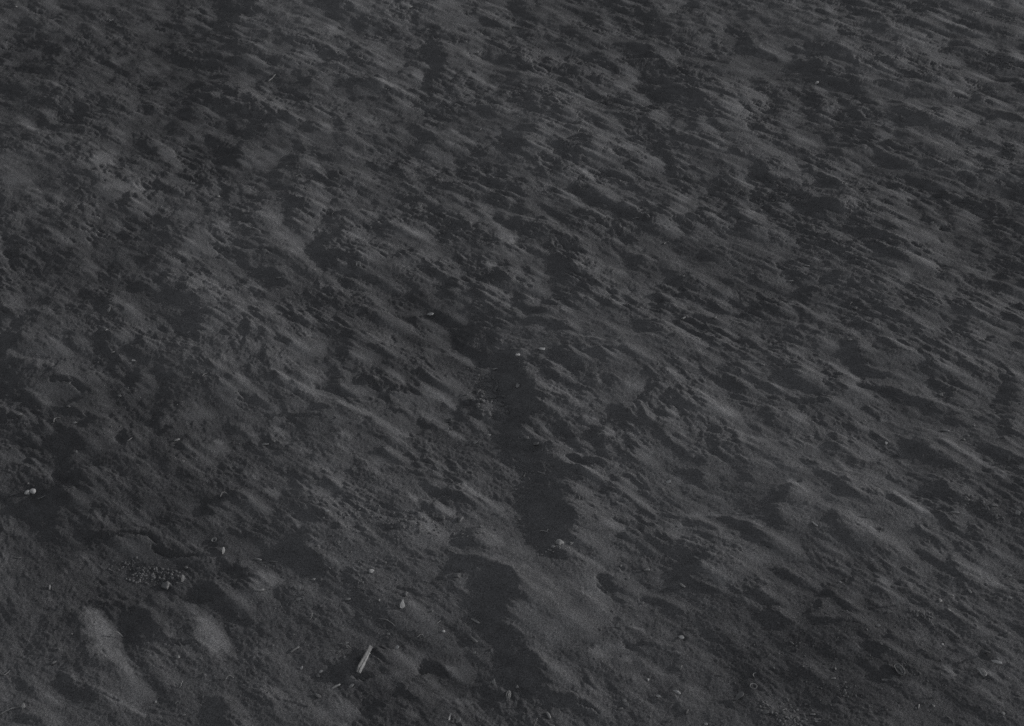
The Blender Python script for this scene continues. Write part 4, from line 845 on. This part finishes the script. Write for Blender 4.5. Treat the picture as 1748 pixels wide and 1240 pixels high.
sh, k = thing('shell_fragment', 'shell', 'big pale shard of a long shell standing on edge beside a dark scour, lower middle', 624, 1126, 63)
rg = np.random.default_rng(5)
def wall(l, h, thick, lean, z0, jag, x_off=0.0, y_off=0.0, n=26, m_=7):
    """upright curved wall with a ragged top"""
    V, F = [], []
    tt = np.linspace(0, 1, n)
    tops = h * (1 - .62 * tt) * np.minimum(1, .35 + 4.5 * tt) * (1 + jag * rg.uniform(-1, 1, n))
    for side in (0, 1):
        for i in range(n):
            x = l * (i / (n - 1) - .5) + x_off
            for j in range(m_):
                q = j / (m_ - 1)
                V.append((x, y_off + lean * q * h - .015 * l * (1 - (2 * i / (n - 1) - 1) ** 2) + (thick * .5 if side else -thick * .5), z0 + q * tops[i]))
    A = lambda s, i, j: s * n * m_ + i * m_ + j
    for i in range(n - 1):
        for j in range(m_ - 1):
            F.append([A(0, i, j), A(0, i + 1, j), A(0, i + 1, j + 1), A(0, i, j + 1)])
            F.append([A(1, i, j + 1), A(1, i + 1, j + 1), A(1, i + 1, j), A(1, i, j)])
        F.append([A(0, i, m_ - 1), A(0, i + 1, m_ - 1), A(1, i + 1, m_ - 1), A(1, i, m_ - 1)])
    for i in (0, n - 1):
        for j in range(m_ - 1):
            F.append([A(0, i, j), A(0, i, j + 1), A(1, i, j + 1), A(1, i, j)])
    return V, F
part('outer_wall', sh, *wall(58 * k, 11 * k, 1.6 * k, .4, -2 * k, .03), 'grey', False)
part('inner_layer', sh, *wall(44 * k, 6.5 * k, 1.2 * k, .35, -2 * k, .06, -6 * k, -1.8 * k), 'pale', False, 'pale chalky inner layer')

# oval banded shell near the bottom edge
sb, k = thing('shell', 'shell', 'oval banded shell lying in damp sand at the bottom, right of the middle', 868, 1188, 78)
V, F = lump(11.5 * k, 5 * k, 3.6 * k, rg, .06)
part('valve', sb, V, F, 'grey')
for q in (-.42, 0, .42):
    P_ = [(11.0 * k * (2 * i / 10 - 1) * .86, q * 9 * k * math.sqrt(max(0, 1 - (2 * i / 10 - 1) ** 2)) * .9, 3.7 * k * math.sqrt(max(0, 1 - (.86 * (2 * i / 10 - 1)) ** 2 - q * q * .9))) for i in range(11)]
    part('growth_band', sb, *tube(P_, [.75 * k * (.5 + .5 * math.sin(math.pi * (i + .5) / 11)) for i in range(11)]), 'pale')

# striped cockle at the lower right, tail of sand behind it
ck, k = thing('cockle_shell', 'shell', 'bright striped cockle shell half buried at the head of a sand tail, lower right', 1675, 1149, -40)
V, F = plate(rag(9.5 * k, 7.5 * k, 48, rg, .02, 'fan'), 1.6 * k, .75, rg, 8)
part('valve', ck, V, F, 'white')
for q in np.linspace(-.75, .75, 7):
    P_ = []
    for i in range(9):
        t = i / 8
        x = -.82 + 1.72 * t; yy = q * (.16 + .74 * t)
        P_.append((9.5 * k * x, 7.5 * k * yy, 9.5 * k * .75 * (1 - x * x * .6 - (yy * .79) ** 2) + .8 * k))
    part('rib', ck, *tube(P_, [.75 * k] * 9), 'pale')

# oval shell rim lying open on the damp sand
ov, k = thing('shell', 'shell', 'large oval shell rim lying open on dark damp sand, lower right', 1535, 1145, -55)
part('valve', ov, *cup(12.5 * k, 7.5 * k, 4.5 * k, 1.2 * k, 30), 'grey')
part('inner_fold', ov, *cup(8.5 * k, 4.2 * k, 3.2 * k, .8 * k, 22, .4), 'pale')

# coarse crumbs of caked sand and shell grit: nobody could count them
def crumbs(u, v, a, b, ang, n, size, m, label):
    rgc = np.random.default_rng(int(u + v)); V, F = [], []
    for i in range(n):
        t, r = rgc.uniform(0, 6.283), math.sqrt(rgc.uniform()) ** 1.2
        p, q = a * r * math.cos(t), b * r * math.sin(t)
        uu = u + p * math.cos(R(ang)) + q * math.sin(R(ang)); vv = v - p * math.sin(R(ang)) + q * math.cos(R(ang))
        x, y, z, k = spot(uu, max(vv, 2))
        s = size * k * rgc.uniform(.3, 1.0) / 2
        W, G = lump(s * rgc.uniform(.9, 1.7), s, s * .7, rgc, .7, ICO1)
        c, s_ = math.cos(t * 3), math.sin(t * 3)
        W = np.c_[W[:, 0] * c - W[:, 1] * s_, W[:, 0] * s_ + W[:, 1] * c, W[:, 2]] + np.array([x, y, z - s * .05])
        o = len(V); V += list(W); F += [[j + o for j in f] for f in G]
    ob = bpy.data.objects.new('sand_crumbs', make('sand_crumbs', V, F, m))
    ob['kind'], ob['label'], ob['category'] = 'stuff', label, 'sand crumbs'
    C.objects.link(ob)
crumbs(262, 984, 52, 16, -3, 150, 6.0, 'sand', 'coarse sand crumbs spilled beside the footprint at the lower left')
crumbs(212, 962, 30, 10, 15, 26, 5.0, 'sand', 'loose sand crumbs above the spill at the lower left')
crumbs(838, 686, 36, 28, -30, 90, 9.0, 'sand', 'broken sand lumps left of the central dark pit')
crumbs(830, 650, 26, 14, 10, 34, 7.0, 'sand', 'broken sand lumps at the top of the central dark pit')
crumbs(955, 934, 22, 8, 20, 22, 5.0, 'pale', 'pale crumbs below the crumbly lump in the darkest hollow')
crumbs(1682, 868, 42, 14, -30, 60, 6.5, 'sand', 'coarse sand crumbs on the slope at the right')
crumbs(1335, 1213, 46, 24, -25, 70, 7.5, 'sand', 'broken sand crumbs at the bottom right of the middle')
crumbs(1582, 1056, 22, 10, -35, 26, 6.5, 'sand', 'small group of sand crumbs at the lower right')
crumbs(1697, 27, 44, 7, -14, 70, 4.5, 'sand', 'sand crumbs along a lit streak in the top right corner')
crumbs(1706, 103, 25, 16, -10, 60, 5.0, 'sand', 'sand crumbs around a dark pit in the top right corner')
crumbs(1722, 262, 14, 24, -10, 50, 5.0, 'sand', 'sand crumbs at the upper right edge')
crumbs(1440, 1180, 26, 14, -40, 22, 5.5, 'sand', 'loose sand crumbs on damp sand below the small half cup')
crumbs(690, 890, 130, 22, -10, 80, 6.5, 'sand', 'sand crumbs strewn along the row of clods')
crumbs(500, 290, 24, 14, 0, 24, 5.0, 'sand', 'sand crumbs in the dark cup on the upper left')
crumbs(620, 1010, 190, 120, 0, 230, 4.2, 'sand', 'fine shell grit scattered over the lower left sand')
crumbs(1050, 800, 330, 130, -25, 220, 3.6, 'sand', 'fine sand grit scattered over the slope right of the long trough')
crumbs(420, 760, 330, 110, -20, 200, 3.6, 'sand', 'fine sand grit scattered over the left slope')
crumbs(1450, 1120, 290, 115, 0, 300, 4.2, 'sand', 'fine shell grit scattered over the lower right sand')
crumbs(900, 820, 60, 110, 0, 60, 4.0, 'grey', 'fine shell grit in the darkest hollow')
